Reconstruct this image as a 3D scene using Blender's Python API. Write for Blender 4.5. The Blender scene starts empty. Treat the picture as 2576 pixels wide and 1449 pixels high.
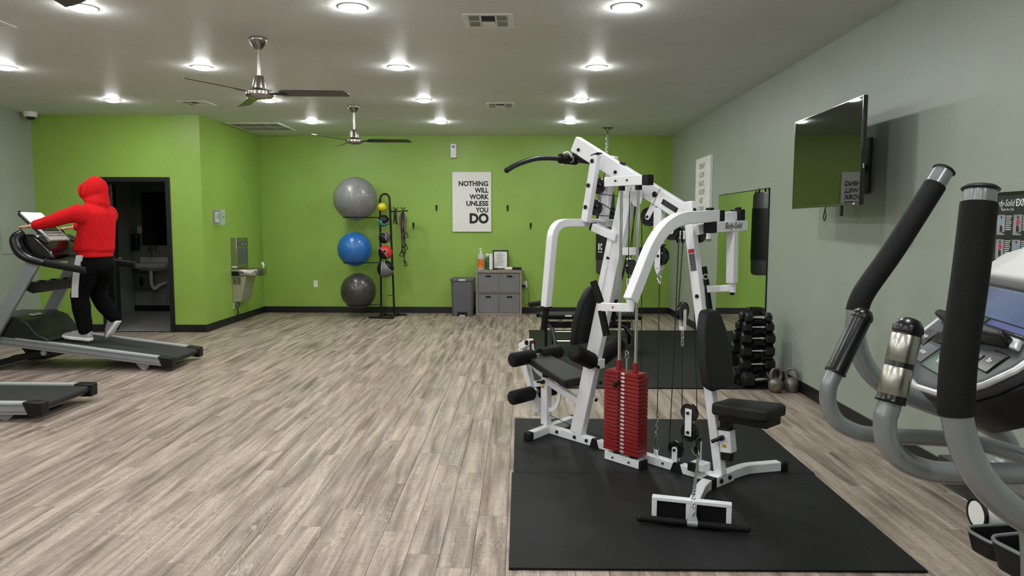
import bpy, bmesh, math, random
from mathutils import Vector as V, Matrix, noise
random.seed(7)
PI = math.pi
SC = bpy.context.scene
COL = SC.collection

# ------------------------------------------------------------------ camera, world, exposure
H = 1.51
cam_d = bpy.data.cameras.new('camera'); cam = bpy.data.objects.new('camera', cam_d); COL.objects.link(cam)
cam_d.sensor_fit = 'HORIZONTAL'; cam_d.sensor_width = 36.0; cam_d.lens = 1798.0/2576.0*36.0
cam_d.clip_start = 0.05
_p, _y, _r = math.radians(5.009), math.radians(0.632), math.radians(0.12)
FW = V((-math.sin(_y)*math.cos(_p), math.cos(_y)*math.cos(_p), -math.sin(_p)))
RT = V((math.cos(_y), math.sin(_y), 0)); UP = RT.cross(FW)
RT2 = RT*math.cos(_r)+UP*math.sin(_r); UP2 = -RT*math.sin(_r)+UP*math.cos(_r)
cam.matrix_world = Matrix(((RT2.x, UP2.x, -FW.x, 0), (RT2.y, UP2.y, -FW.y, 0), (RT2.z, UP2.z, -FW.z, H), (0, 0, 0, 1)))
SC.camera = cam
SC.view_settings.view_transform = 'Standard'; SC.view_settings.look = 'None'
SC.view_settings.gamma = 1.0; SC.view_settings.use_curve_mapping = False
SC.view_settings.exposure = 2.1
LED_STRENGTH = 62.0
world = bpy.data.worlds.new('world'); SC.world = world; world.use_nodes = True
world.node_tree.nodes['Background'].inputs[0].default_value = (0.75, 0.8, 0.9, 1)
world.node_tree.nodes['Background'].inputs[1].default_value = 0.0

# ------------------------------------------------------------------ room numbers
HC = 3.015; XR = 2.559; YB = 12.244; XN = -4.416; YD = 9.937; XL = -6.748; YF = -3.6

# ------------------------------------------------------------------ materials
def lin(c):
    return tuple((x/255/12.92 if x/255 <= 0.04045 else ((x/255+0.055)/1.055)**2.4) for x in c)
MATS = {}
def mat(name, rgb, rough=0.5, metal=0.0, var=0.06, scale=12.0, bump=0.0, bscale=200.0, spec=0.5, coat=0.0, emit=None, alpha=None, trans=0.0, stretch=None):
    m = bpy.data.materials.new(name); m.use_nodes = True; nt = m.node_tree; n = nt.nodes; l = nt.links
    b = n['Principled BSDF']; MATS[name] = m
    c = lin(rgb)
    tc = n.new('ShaderNodeTexCoord')
    if var > 0:
        nz = n.new('ShaderNodeTexNoise'); nz.inputs['Scale'].default_value = scale; nz.inputs['Detail'].default_value = 4
        if stretch:
            mp = n.new('ShaderNodeMapping'); mp.inputs['Scale'].default_value = stretch
            l.new(tc.outputs['Object'], mp.inputs[0]); l.new(mp.outputs[0], nz.inputs['Vector'])
        else: l.new(tc.outputs['Object'], nz.inputs['Vector'])
        r = n.new('ShaderNodeValToRGB')
        r.color_ramp.elements[0].position = 0.3; r.color_ramp.elements[1].position = 0.7
        r.color_ramp.elements[0].color = (c[0]*(1-var), c[1]*(1-var), c[2]*(1-var), 1)
        r.color_ramp.elements[1].color = (min(1, c[0]*(1+var)), min(1, c[1]*(1+var)), min(1, c[2]*(1+var)), 1)
        l.new(nz.outputs['Fac'], r.inputs[0]); l.new(r.outputs[0], b.inputs['Base Color'])
    else: b.inputs['Base Color'].default_value = (*c, 1)
    b.inputs['Roughness'].default_value = rough; b.inputs['Metallic'].default_value = metal
    b.inputs['Specular IOR Level'].default_value = spec
    b.inputs['Coat Weight'].default_value = coat; b.inputs['Coat Roughness'].default_value = 0.15
    if trans: b.inputs['Transmission Weight'].default_value = trans
    if bump > 0:
        nb = n.new('ShaderNodeTexNoise'); nb.inputs['Scale'].default_value = bscale; nb.inputs['Detail'].default_value = 3
        l.new(tc.outputs['Object'], nb.inputs['Vector'])
        bp = n.new('ShaderNodeBump'); bp.inputs['Strength'].default_value = bump; bp.inputs['Distance'].default_value = 0.004
        l.new(nb.outputs['Fac'], bp.inputs['Height']); l.new(bp.outputs[0], b.inputs['Normal'])
    if emit:
        b.inputs['Emission Color'].default_value = (*lin(emit[0]), 1); b.inputs['Emission Strength'].default_value = emit[1]
    if alpha is not None: b.inputs['Alpha'].default_value = alpha
    return m

def paint(name, rgb, rough=0.55, spec=0.35):
    m = mat(name, rgb, rough, var=0.03, scale=3.0, spec=spec); nt = m.node_tree; n = nt.nodes; l = nt.links
    geo = n.new('ShaderNodeNewGeometry')
    a = n.new('ShaderNodeTexNoise'); a.inputs['Scale'].default_value = 55; a.inputs['Detail'].default_value = 3
    c = n.new('ShaderNodeTexNoise'); c.inputs['Scale'].default_value = 4.5; c.inputs['Detail'].default_value = 5; c.inputs['Distortion'].default_value = 0.8
    l.new(geo.outputs['Position'], a.inputs['Vector']); l.new(geo.outputs['Position'], c.inputs['Vector'])
    mx = n.new('ShaderNodeMath'); mx.operation = 'ADD'; l.new(a.outputs['Fac'], mx.inputs[0]); 
    ms = n.new('ShaderNodeMath'); ms.operation = 'MULTIPLY'; ms.inputs[1].default_value = 1.6; l.new(c.outputs['Fac'], ms.inputs[0]); l.new(ms.outputs[0], mx.inputs[1])
    bp = n.new('ShaderNodeBump'); bp.inputs['Strength'].default_value = 0.22; bp.inputs['Distance'].default_value = 0.006
    l.new(mx.outputs[0], bp.inputs['Height']); l.new(bp.outputs[0], n['Principled BSDF'].inputs['Normal'])
    return m
green = paint('green_paint', (146, 180, 80), 0.42, 0.4)
greyw = paint('grey_paint', (158, 167, 155), 0.42, 0.4)
ceilm = paint('ceiling_paint', (216, 218, 216), 0.5, 0.3)
darkw = paint('restroom_wall_paint', (120, 140, 110), 0.5, 0.4)
darkt = mat('grey_wainscot', (150, 148, 146), 0.45, var=0.12, scale=5)
basem = mat('black_base', (15, 17, 20), 0.45, var=0.05)
white = mat('white_powdercoat', (238, 238, 243), 0.3, var=0.01, coat=0.3)
whitep = mat('white_plastic', (232, 232, 228), 0.4, var=0.02)
offw = mat('white_canvas', (236, 234, 230), 0.7, var=0.02)
ink = mat('black_ink', (20, 20, 20), 0.6, var=0)
redm = mat('red_powdercoat', (140, 20, 28), 0.38, var=0.06, scale=8, coat=0.2)
blk = mat('black_plastic', (12, 12, 13), 0.42, spec=0.35, var=0.08)
blkg = mat('gloss_black_plastic', (12, 12, 13), 0.16, var=0.0, coat=0.4)
satin = mat('satin_black_plastic', (11, 11, 12), 0.3, var=0.0, spec=0.4)
foam = mat('black_foam', (12, 12, 13), 0.7, spec=0.25, var=0.12, scale=60, bump=0.3, bscale=500)
vinyl = mat('black_vinyl', (26, 26, 27), 0.55, spec=0.35, var=0.06, bump=0.25, bscale=700)
rubber = mat('dark_grey_rubber', (18, 18, 19), 0.6, spec=0.3, var=0.1)
chrome = mat('chrome', (225, 225, 228), 0.12, metal=1.0, var=0.0)
steel = mat('brushed_steel', (176, 172, 164), 0.3, metal=1.0, var=0.08, scale=30, stretch=(1, 1, 20))
nickel = mat('brushed_nickel', (160, 154, 148), 0.25, metal=1.0, var=0.05)
galv = mat('galvanised_steel', (190, 190, 190), 0.3, metal=0.9, var=0.05)
greypc = mat('grey_painted_steel', (150, 154, 156), 0.35, metal=0.3, var=0.03, coat=0.2)
greyell = mat('grey_tube_paint', (128, 133, 135), 0.3, metal=0.35, var=0.03, coat=0.3)
silver = mat('silver_plastic', (205, 207, 208), 0.32, metal=0.3, var=0.03)
iron = mat('cast_iron', (124, 118, 110), 0.42, metal=0.7, var=0.25, scale=25, bump=0.5, bscale=90)
hexr = mat('black_urethane', (17, 17, 18), 0.42, var=0.1)
belt = mat('treadmill_belt', (30, 30, 32), 0.65, var=0.1, scale=120, bump=0.4, bscale=600)
greyp = mat('grey_plastic', (88, 90, 93), 0.5, var=0.05)
felt = mat('grey_felt', (118, 118, 120), 0.9, var=0.25, scale=90)
weath = mat('weathered_wood_laminate', (142, 130, 118), 0.6, var=0.25, scale=10, stretch=(2, 2, 12))
darkblade = mat('dark_fan_blade', (38, 36, 34), 0.3, var=0.2, scale=20, coat=0.3)
redcl = mat('red_fleece', (206, 26, 32), 0.9, spec=0.15, var=0.08, scale=30, bump=0.5, bscale=60)
blackcl = mat('black_trouser_fabric', (9, 9, 10), 0.9, spec=0.1, var=0.2, scale=14, bump=0.6, bscale=40)
stripem = mat('light_grey_stripe_fabric', (196, 196, 198), 0.7, var=0.05)
skin = mat('skin', (226, 170, 140), 0.55, var=0.05)
shoem = mat('grey_knit', (150, 148, 150), 0.8, var=0.15, scale=50)
solem = mat('white_sole', (232, 230, 225), 0.6, var=0.02)
mirror = mat('mirror_glass', (235, 240, 236), 0.0, metal=1.0, var=0.0)
screenm = mat('tv_screen_glass', (5, 6, 6), 0.02, var=0.0, spec=0.8)
ledm = mat('led_diffuser', (255, 255, 255), 0.5, var=0, emit=((249, 252, 251), LED_STRENGTH))
amber = mat('yellow_sticker', (196, 160, 20), 0.5, var=0.1)
redst = mat('red_print', (190, 30, 40), 0.5, var=0)
cable = mat('black_cable_sheath', (14, 14, 16), 0.35, var=0)
clear = mat('clear_plastic', (225, 235, 235), 0.08, var=0, alpha=0.18)
lcd = mat('bright_lcd', (72, 80, 98), 0.12, var=0.6, scale=9, emit=((110, 140, 200), 0.06), coat=1.0)
wsc = mat('grey_photo_print', (150, 150, 155), 0.5, var=0.25, scale=12)

def rubber_mat():
    m = mat('speckled_rubber_mat', (18, 18, 19), 0.55, var=0.15, scale=3, bump=0.6, bscale=420, spec=0.26)
    n = m.node_tree.nodes; l = m.node_tree.links; b = n['Principled BSDF']
    src = b.inputs['Base Color'].links[0].from_socket
    geo = n.new('ShaderNodeNewGeometry')
    vo = n.new('ShaderNodeTexVoronoi'); vo.inputs['Scale'].default_value = 55
    l.new(geo.outputs['Position'], vo.inputs['Vector'])
    lt = n.new('ShaderNodeMath'); lt.operation = 'LESS_THAN'; lt.inputs[1].default_value = 0.11; l.new(vo.outputs['Distance'], lt.inputs[0])
    s = n.new('ShaderNodeSeparateColor'); l.new(vo.outputs['Color'], s.inputs[0])
    g = n.new('ShaderNodeMath'); g.operation = 'GREATER_THAN'; g.inputs[1].default_value = 0.9; l.new(s.outputs[0], g.inputs[0])
    mu = n.new('ShaderNodeMath'); mu.operation = 'MULTIPLY'; l.new(lt.outputs[0], mu.inputs[0]); l.new(g.outputs[0], mu.inputs[1])
    mx = n.new('ShaderNodeMix'); mx.data_type = 'RGBA'; l.new(mu.outputs[0], mx.inputs[0]); l.new(src, mx.inputs[6]); mx.inputs[7].default_value = (0.2, 0.2, 0.2, 1)
    l.new(mx.outputs[2], b.inputs['Base Color'])
    return m
rmat = rubber_mat()

def wood():
    m = bpy.data.materials.new('vinyl_plank_oak'); m.use_nodes = True; n = m.node_tree.nodes; l = m.node_tree.links; b = n['Principled BSDF']
    geo = n.new('ShaderNodeNewGeometry'); at = n.new('ShaderNodeAttribute'); at.attribute_name = 'tone'
    off = n.new('ShaderNodeVectorMath'); off.operation = 'MULTIPLY'; off.inputs[1].default_value = (37.0, 53.0, 0)
    cmb = n.new('ShaderNodeCombineXYZ')
    for i in range(3): l.new(at.outputs['Fac'], cmb.inputs[i])
    l.new(cmb.outputs[0], off.inputs[0])
    add = n.new('ShaderNodeVectorMath'); add.operation = 'ADD'; l.new(geo.outputs['Position'], add.inputs[0]); l.new(off.outputs[0], add.inputs[1])
    def nz(sc, st, det, dist=0.0):
        mp = n.new('ShaderNodeMapping'); mp.inputs['Scale'].default_value = st; l.new(add.outputs[0], mp.inputs[0])
        t = n.new('ShaderNodeTexNoise'); t.inputs['Scale'].default_value = sc; t.inputs['Detail'].default_value = det; t.inputs['Distortion'].default_value = dist
        l.new(mp.outputs[0], t.inputs['Vector']); return t.outputs['Fac']
    g1 = nz(1.0, (16, 1.1, 1), 4, 0.5)     # broad brown streaks
    g2 = nz(1.0, (70, 3.5, 1), 5, 0.6)     # fine grain
    g3 = nz(1.0, (34, 14, 1), 3, 2.2)      # curls
    r1 = n.new('ShaderNodeValToRGB'); e = r1.color_ramp.elements
    e[0].position = 0.30; e[0].color = (*lin((112, 97, 84)), 1); e[1].position = 0.66; e[1].color = (*lin((190, 173, 160)), 1)
    k = r1.color_ramp.elements.new(0.47); k.color = (*lin((156, 139, 127)), 1)
    l.new(g1, r1.inputs[0])
    def ramp(f, a, bb, c0, c1):
        r = n.new('ShaderNodeValToRGB'); r.color_ramp.elements[0].position = a; r.color_ramp.elements[1].position = bb
        r.color_ramp.elements[0].color = (c0, c0, c0, 1); r.color_ramp.elements[1].color = (c1, c1, c1, 1); l.new(f, r.inputs[0]); return r.outputs[0]
    def mul(a, bb):
        x = n.new('ShaderNodeMix'); x.data_type = 'RGBA'; x.blend_type = 'MULTIPLY'; x.inputs[0].default_value = 1; l.new(a, x.inputs[6]); l.new(bb, x.inputs[7]); return x.outputs[2]
    c = mul(r1.outputs[0], ramp(g2, 0.3, 0.65, 0.76, 1.06)); c = mul(c, ramp(g3, 0.36, 0.5, 0.84, 1.03))
    ring = nz(1.0, (7.5, 1.7, 1), 2, 0.6); rn = n.new('ShaderNodeMath'); rn.operation = 'MULTIPLY'; rn.inputs[1].default_value = 210; l.new(ring, rn.inputs[0])
    si = n.new('ShaderNodeMath'); si.operation = 'SINE'; l.new(rn.outputs[0], si.inputs[0])
    fine = nz(1.0, (9, 60, 1), 3, 1.0)
    mk = n.new('ShaderNodeMath'); mk.operation = 'MULTIPLY'; l.new(ramp(si.outputs[0], 0.55, 0.95, 0, 1), mk.inputs[0]); l.new(ramp(nz(1.0, (5, 1.5, 1), 2, 0.0), 0.50, 0.62, 0, 1), mk.inputs[1])
    mx2 = n.new('ShaderNodeMix'); mx2.data_type = 'RGBA'; l.new(mk.outputs[0], mx2.inputs[0]); mx2.inputs[7].default_value = (*lin((208, 196, 180)), 1); l.new(c, mx2.inputs[6])
    md2 = n.new('ShaderNodeMix'); md2.data_type = 'RGBA'; md2.inputs[0].default_value = 0.55; l.new(c, md2.inputs[6]); l.new(mx2.outputs[2], md2.inputs[7]); c = md2.outputs[2]
    c = mul(c, ramp(fine, 0.35, 0.6, 0.9, 1.03))
    c = mul(c, ramp(at.outputs['Fac'], 0.0, 1.0, 0.88, 1.05))
    l.new(c, b.inputs['Base Color'])
    b.inputs['Roughness'].default_value = 0.42; b.inputs['Specular IOR Level'].default_value = 0.4
    bp = n.new('ShaderNodeBump'); bp.inputs['Strength'].default_value = 0.15; bp.inputs['Distance'].default_value = 0.002
    l.new(g2, bp.inputs['Height']); l.new(bp.outputs[0], b.inputs['Normal'])
    return m
woodm = wood()

# ------------------------------------------------------------------ mesh builder
class B:
    def __init__(s): s.v = []; s.f = []
    def add(s, vs, fs):
        k = len(s.v); s.v += [tuple(x) for x in vs]; s.f += [tuple(i+k for i in f) for f in fs]; return s
    def box(s, x0, x1, y0, y1, z0, z1):
        return s.add([(x0,y0,z0),(x1,y0,z0),(x1,y1,z0),(x0,y1,z0),(x0,y0,z1),(x1,y0,z1),(x1,y1,z1),(x0,y1,z1)],
                     [(3,2,1,0),(4,5,6,7),(0,1,5,4),(1,2,6,5),(2,3,7,6),(3,0,4,7)])
    def hexa(s, a, b):  # two quads (4 points each) joined
        return s.add(list(a)+list(b), [(3,2,1,0),(4,5,6,7),(0,1,5,4),(1,2,6,5),(2,3,7,6),(3,0,4,7)])
    def obb(s, c, ax, ay, az):
        c, ax, ay, az = V(c), V(ax), V(ay), V(az)
        q = lambda k: [c-ax-ay+k*az, c+ax-ay+k*az, c+ax+ay+k*az, c-ax+ay+k*az]
        return s.hexa(q(-1), q(1))
    def beam(s, p, q, w, h, side=(0, 1, 0)):
        return s.path([p, q], w, h, side)
    def path(s, pts, w, h, side=(0, 1, 0)):
        # rectangular bar swept through a planar path; w along "side", h across it
        pts = [V(p) for p in pts]; n = len(pts); rings = []
        for i, p in enumerate(pts):
            a = (pts[i]-pts[i-1]).normalized() if i else None
            b = (pts[i+1]-pts[i]).normalized() if i < n-1 else None
            t = (a+b).normalized() if a and b else (a or b)
            sd = V(side); sd = (sd-t*sd.dot(t)).normalized(); u = t.cross(sd).normalized()
            k = 1.0
            if a and b: k = 1/max(0.5, a.dot(t))
            rings.append([p-sd*w/2-u*h/2*k, p+sd*w/2-u*h/2*k, p+sd*w/2+u*h/2*k, p-sd*w/2+u*h/2*k])
        k0 = len(s.v); s.v += [tuple(x) for r in rings for x in r]
        for i in range(n-1):
            for j in range(4):
                a = k0+i*4+j; b = k0+i*4+(j+1) % 4; s.f.append((a, b, b+4, a+4))
        s.f.append(tuple(k0+j for j in (3, 2, 1, 0))); s.f.append(tuple(k0+(n-1)*4+j for j in range(4))); return s
    def tube(s, pts, r, n=12, flat=1.0, closed=False):
        pts = [V(p) for p in pts]; m = len(pts); rr = r if isinstance(r, (list, tuple)) else [r]*m
        nrm = None; k0 = len(s.v)
        for i, p in enumerate(pts):
            if closed: t = (pts[(i+1) % m]-pts[i-1]).normalized()
            elif i == 0: t = (pts[1]-pts[0]).normalized()
            elif i == m-1: t = (pts[-1]-pts[-2]).normalized()
            else: t = ((pts[i+1]-pts[i]).normalized()+(pts[i]-pts[i-1]).normalized()).normalized()
            if nrm is None: nrm = V((0, 0, 1)) if abs(t.z) < 0.9 else V((0, 1, 0))
            nrm = (nrm-t*nrm.dot(t)).normalized(); bi = t.cross(nrm)
            for j in range(n):
                a = 2*PI*j/n; s.v.append(tuple(p+nrm*math.cos(a)*rr[i]+bi*math.sin(a)*rr[i]*flat))
        for i in range(m-1 if not closed else m):
            i2 = (i+1) % m
            for j in range(n):
                j2 = (j+1) % n; s.f.append((k0+i*n+j, k0+i*n+j2, k0+i2*n+j2, k0+i2*n+j))
        if not closed:
            s.f.append(tuple(k0+j for j in reversed(range(n)))); s.f.append(tuple(k0+(m-1)*n+j for j in range(n)))
        return s
    def cyl(s, p, q, r, n=16): return s.tube([p, q], r, n)
    def lathe(s, prof, c=(0, 0, 0), axis=(0, 0, 1), n=24):
        ax = V(axis).normalized(); t = V((1, 0, 0)) if abs(ax.x) < 0.9 else V((0, 1, 0)); e1 = (t-ax*t.dot(ax)).normalized(); e2 = ax.cross(e1); c = V(c); k0 = len(s.v)
        for r, z in prof:
            for j in range(n):
                a = 2*PI*j/n; s.v.append(tuple(c+ax*z+e1*r*math.cos(a)+e2*r*math.sin(a)))
        for i in range(len(prof)-1):
            for j in range(n):
                j2 = (j+1) % n; s.f.append((k0+i*n+j, k0+i*n+j2, k0+(i+1)*n+j2, k0+(i+1)*n+j))
        s.f.append(tuple(k0+j for j in reversed(range(n)))); s.f.append(tuple(k0+(len(prof)-1)*n+j for j in range(n))); return s
    def ball(s, c, r, n=24, m=14):
        rx, ry, rz = (r, r, r) if not isinstance(r, (tuple, list)) else r
        k0 = len(s.v); c = V(c)
        for i in range(1, m):
            a = PI*i/m
            for j in range(n):
                b = 2*PI*j/n; s.v.append((c.x+rx*math.sin(a)*math.cos(b), c.y+ry*math.sin(a)*math.sin(b), c.z+rz*math.cos(a)))
        s.v.append((c.x, c.y, c.z+rz)); s.v.append((c.x, c.y, c.z-rz)); t, bt = len(s.v)-2, len(s.v)-1
        for i in range(m-2):
            for j in range(n):
                j2 = (j+1) % n; s.f.append((k0+i*n+j, k0+(i+1)*n+j, k0+(i+1)*n+j2, k0+i*n+j2))
        for j in range(n):
            j2 = (j+1) % n; s.f.append((t, k0+j, k0+j2)); s.f.append((bt, k0+(m-2)*n+j2, k0+(m-2)*n+j))
        return s
    def prism(s, poly, d):
        poly = [V(p) for p in poly]; d = V(d); n = len(poly)
        return s.add(poly+[p+d for p in poly], [tuple(reversed(range(n))), tuple(range(n, 2*n))]+[(i, (i+1) % n, (i+1) % n+n, i+n) for i in range(n)])
    def loft(s, rings, cap=True):
        n = len(rings[0]); k0 = len(s.v); s.v += [tuple(x) for r in rings for x in r]
        for i in range(len(rings)-1):
            for j in range(n):
                j2 = (j+1) % n; s.f.append((k0+i*n+j, k0+i*n+j2, k0+(i+1)*n+j2, k0+(i+1)*n+j))
        if cap: s.f.append(tuple(k0+j for j in reversed(range(n)))); s.f.append(tuple(k0+(len(rings)-1)*n+j for j in range(n)))
        return s
    def torus(s, c, axis, R, r, n=24, m=8, a0=0, a1=2*PI):
        ax = V(axis).normalized(); t = V((1, 0, 0)) if abs(ax.x) < 0.9 else V((0, 1, 0)); e1 = (t-ax*t.dot(ax)).normalized(); e2 = ax.cross(e1); c = V(c)
        full = abs(a1-a0-2*PI) < 1e-6
        pts = [c+e1*R*math.cos(a0+(a1-a0)*i/n)+e2*R*math.sin(a0+(a1-a0)*i/n) for i in range(n if full else n+1)]
        return s.tube(pts, r, m, closed=full)
    def mesh(s, name, m, angle=35):
        me = bpy.data.meshes.new(name); me.from_pydata(s.v, [], s.f); me.update()
        bm = bmesh.new(); bm.from_mesh(me); bmesh.ops.recalc_face_normals(bm, faces=bm.faces); bm.to_mesh(me); bm.free()
        for p in me.polygons: p.use_smooth = True
        me.set_sharp_from_angle(angle=math.radians(angle)); me.materials.append(m); return me
    def build(s, name, m, parent=None, bevel=0.0, seg=2, label=None, kind=None, angle=35):
        o = bpy.data.objects.new(name, s.mesh(name, m, angle)); COL.objects.link(o)
        if parent: o.parent = parent
        if bevel:
            md = o.modifiers.new('bevel', 'BEVEL'); md.width = bevel; md.segments = seg; md.limit_method = 'ANGLE'; md.angle_limit = math.radians(40)
            if seg > 2: md.harden_normals = False
        if label: o['label'] = label
        if kind: o['kind'] = kind
        return o
def fillet(pts, r, n=6):
    pts = [V(p) for p in pts]; out = [pts[0]]
    for i in range(1, len(pts)-1):
        a, b, c = pts[i-1], pts[i], pts[i+1]; ra = min(r, (a-b).length*0.48, (c-b).length*0.48)
        p0 = b+(a-b).normalized()*ra; p1 = b+(c-b).normalized()*ra
        for k in range(n+1):
            t = k/n; out.append(p0*(1-t)**2+b*2*t*(1-t)+p1*t*t)
    out.append(pts[-1]); return out
def spline(pts, n=5):
    pts = [V(p) for p in pts]; out = []
    for i in range(len(pts)-1):
        p0 = pts[max(0, i-1)]; p1 = pts[i]; p2 = pts[i+1]; p3 = pts[min(len(pts)-1, i+2)]
        for k in range(n):
            t = k/n; out.append(0.5*((2*p1)+(-p0+p2)*t+(2*p0-5*p1+4*p2-p3)*t*t+(-p0+3*p1-3*p2+p3)*t**3))
    out.append(pts[-1]); return out
def thing(name, label, cat, loc=(0, 0, 0), rotz=0.0, group=None):
    o = bpy.data.objects.new(name, None); o.empty_display_size = 0.1; COL.objects.link(o)
    o.location = loc; o.rotation_euler = (0, 0, rotz); o['label'] = label; o['category'] = cat
    if group: o['group'] = group
    return o
def tag(o, label, cat, group=None):
    o['label'] = label; o['category'] = cat
    if group: o['group'] = group
    return o
def struct(o): o['kind'] = 'structure'; return o
def kids(o): return [c for c in bpy.data.objects if c.parent == o]
def dup(root, loc, rotz, label, group=None):
    r = root.copy(); COL.objects.link(r); r.location = loc; r.rotation_euler = (0, 0, rotz); r['label'] = label
    if group: r['group'] = group
    for ch in kids(root):
        c = ch.copy(); COL.objects.link(c); c.parent = r
        for g in kids(ch):
            d = g.copy(); COL.objects.link(d); d.parent = c
    return r
def text(name, body, size, m, parent, origin, xdir, ydir, align='CENTER', bold=0.0, ext=0.0006, shear=0.0, width=None, space=1.0, sx=1.0):
    cu = bpy.data.curves.new('tmp', 'FONT'); cu.body = body; cu.size = size; cu.align_x = align; cu.extrude = 0.0; cu.offset = bold*size; cu.shear = shear
    cu.space_character = space; cu.resolution_u = 3
    to = bpy.data.objects.new('tmp', cu); COL.objects.link(to)
    dg = bpy.context.evaluated_depsgraph_get(); me = bpy.data.meshes.new_from_object(to.evaluated_get(dg))
    bpy.data.objects.remove(to); bpy.data.curves.remove(cu)
    if width:
        xs = [v.co.x for v in me.vertices]; w = max(xs)-min(xs); k = width/w
    else: k = sx
    x, y = V(xdir).normalized(), V(ydir).normalized(); z = x.cross(y); o0 = V(origin)
    for v in me.vertices:
        c = v.co.copy(); v.co = o0+x*c.x*k+y*c.y+z*ext
    me.materials.clear(); me.materials.append(m); me.name = name
    o = bpy.data.objects.new(name, me); COL.objects.link(o); o.parent = parent; return o

# ------------------------------------------------------------------ room shell
T = 0.12
fl = struct(B().box(XL-T, XR+T, YF-T, YB+T, -0.12, -0.006).build('floor', basem))
struct(B().box(XL-T, XR+T, YF-T, YB+T, HC, HC+0.12).build('ceiling', ceilm))
struct(B().box(XR, XR+T, YF, YB, 0, HC).build('wall_right', greyw))
struct(B().box(XN-T, XR+T, YB, YB+T, 0, HC).build('wall_back', green))
struct(B().box(XL-T, XL, YF, 12.6, 0, HC).build('wall_left', greyw))
struct(B().box(XL-T, XR+T, YF-T, YF, 0, HC).build('wall_front', greyw))
struct(B().box(XN-T, XN, YD+0.001, YB, 0, HC).build('wall_niche_side', green))
DX0, DX1, DZ = -5.80, -4.886, 2.13
b = B(); b.box(XL, DX0, YD, YD+T, 0, HC); b.box(DX1, XN-0.001, YD, YD+T, 0, HC); b.box(DX0, DX1, YD, YD+T, DZ, HC)
struct(b.build('wall_niche_front', green))
BH, BT = 0.107, 0.008
struct(B().box(XN+BT, XR-BT, YB-BT, YB, 0, BH).build('baseboard_back', basem, bevel=0.003))
struct(B().box(XR-BT, XR, YF, YB, 0, BH).build('baseboard_right', basem, bevel=0.003))
struct(B().box(XN, XN+BT, YD-BT, YB, 0, BH).build('baseboard_niche_side', basem, bevel=0.003))
b = B(); b.box(XL+BT, DX0-0.06, YD-BT, YD, 0, BH); b.box(DX1+0.035, XN, YD-BT, YD, 0, BH)
struct(b.build('baseboard_niche_front', basem, bevel=0.002))
struct(B().box(XL, XL+BT, YF, YD, 0, BH).build('baseboard_left', basem, bevel=0.003))
b = B(); b.box(DX1-0.03, DX1+0.035, YD-0.02, YD+T+0.02, 0, DZ+0.035); b.box(DX0-0.06, DX0+0.02, YD-0.02, YD+T+0.02, 0, DZ+0.035); b.box(DX0+0.02, DX1-0.03, YD-0.02, YD+T+0.02, DZ-0.03, DZ+0.035)
dr = struct(b.build('door_1', basem, bevel=0.004))
hx, hy = DX0+0.03, YD+T+0.03
dd = V((-0.40, 0.80, 0)).normalized(); dn = V((dd.y, -dd.x, 0))
b = B(); b.obb(V((hx, hy, 1.05))+dd*0.44, dd*0.44, dn*0.02, (0, 0, 1.04)); b.build('door_leaf', blk, dr, 0.003)
b = B(); hp = V((hx, hy, 1.0))+dd*0.80; b.cyl(hp+dn*0.02, hp+dn*0.07, 0.012); b.cyl(hp+dn*0.065, hp+dn*0.065-dd*0.11, 0.009); b.build('door_handle', nickel, dr)

# restroom shell behind the doorway
struct(B().box(XL, XN-T, YD+T, 12.52, -0.006, 0.0).build('floor_restroom', darkt))
struct(B().box(XL, XN-T, 12.4, 12.52, 0, 2.6).build('wall_restroom_back', darkw))
struct(B().box(XL, XN-T, YD+T, 12.52, 2.5, 2.6).build('ceiling_restroom', darkw))
wr = B(); 
for i in range(4):
    x0 = XL+0.01+i*0.56; wr.box(x0+0.003, x0+0.557, 12.385, 12.4, 0.10, 1.14)
struct(wr.build('trim_1', darkt, bevel=0.003))
struct(B().box(XL, XN-T, 12.37, 12.4, 0, 0.1).build('baseboard_restroom', basem))

# ------------------------------------------------------------------ floor planks (parts of the floor)
PW, PL = 0.152, 1.22
def plank_verts(x0, x1, y0, y1, bm):
    c = 0.0012; g = 0.0007
    x0 += g; x1 -= g; y0 += g; y1 -= g
    bm.add([(x0,y0,-0.006),(x1,y0,-0.006),(x1,y1,-0.006),(x0,y1,-0.006),(x0,y0,-c),(x1,y0,-c),(x1,y1,-c),(x0,y1,-c),(x0+c,y0+c,0),(x1-c,y0+c,0),(x1-c,y1-c,0),(x0+c,y1-c,0)],
           [(0,1,5,4),(1,2,6,5),(2,3,7,6),(3,0,4,7),(4,5,9,8),(5,6,10,9),(6,7,11,10),(7,4,8,11),(8,9,10,11)])
planks = []
i = 0; x = XL
while x < XR-0.01:
    x1 = min(x+PW, XR); y = YF-random.random()*PL
    while y < YB:
        y0 = max(y, YF); y1 = min(y+PL, YB if x > XN-0.01 or True else YD)
        if x1 <= XN+0.01 and y1 > YD: y1 = YD
        if y1-y0 > 0.02: planks.append((x, x1, y0, y1, random.random()))
        y += PL
    x = x1
def vis(p):
    c = V(((p[0]+p[1])/2, (p[2]+p[3])/2, 0))-V((0, 0, H)); d = c.dot(FW)
    if d < 1: return 1e9
    sx = c.dot(RT2)/d*1798; sy = c.dot(UP2)/d*1798
    if abs(sx) > 1400 or abs(sy) > 860: return 1e8+d
    return d
planks.sort(key=vis)
def plank_obj(name, lst):
    b = B(); tones = []
    for p in lst:
        plank_verts(*p[:4], b); tones += [p[4]]*12
    me = bpy.data.meshes.new(name); me.from_pydata(b.v, [], b.f); me.materials.append(woodm)
    a = me.attributes.new('tone', 'FLOAT', 'POINT'); a.data.foreach_set('value', tones)
    o = bpy.data.objects.new(name, me); COL.objects.link(o); o.parent = fl; return o
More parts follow.
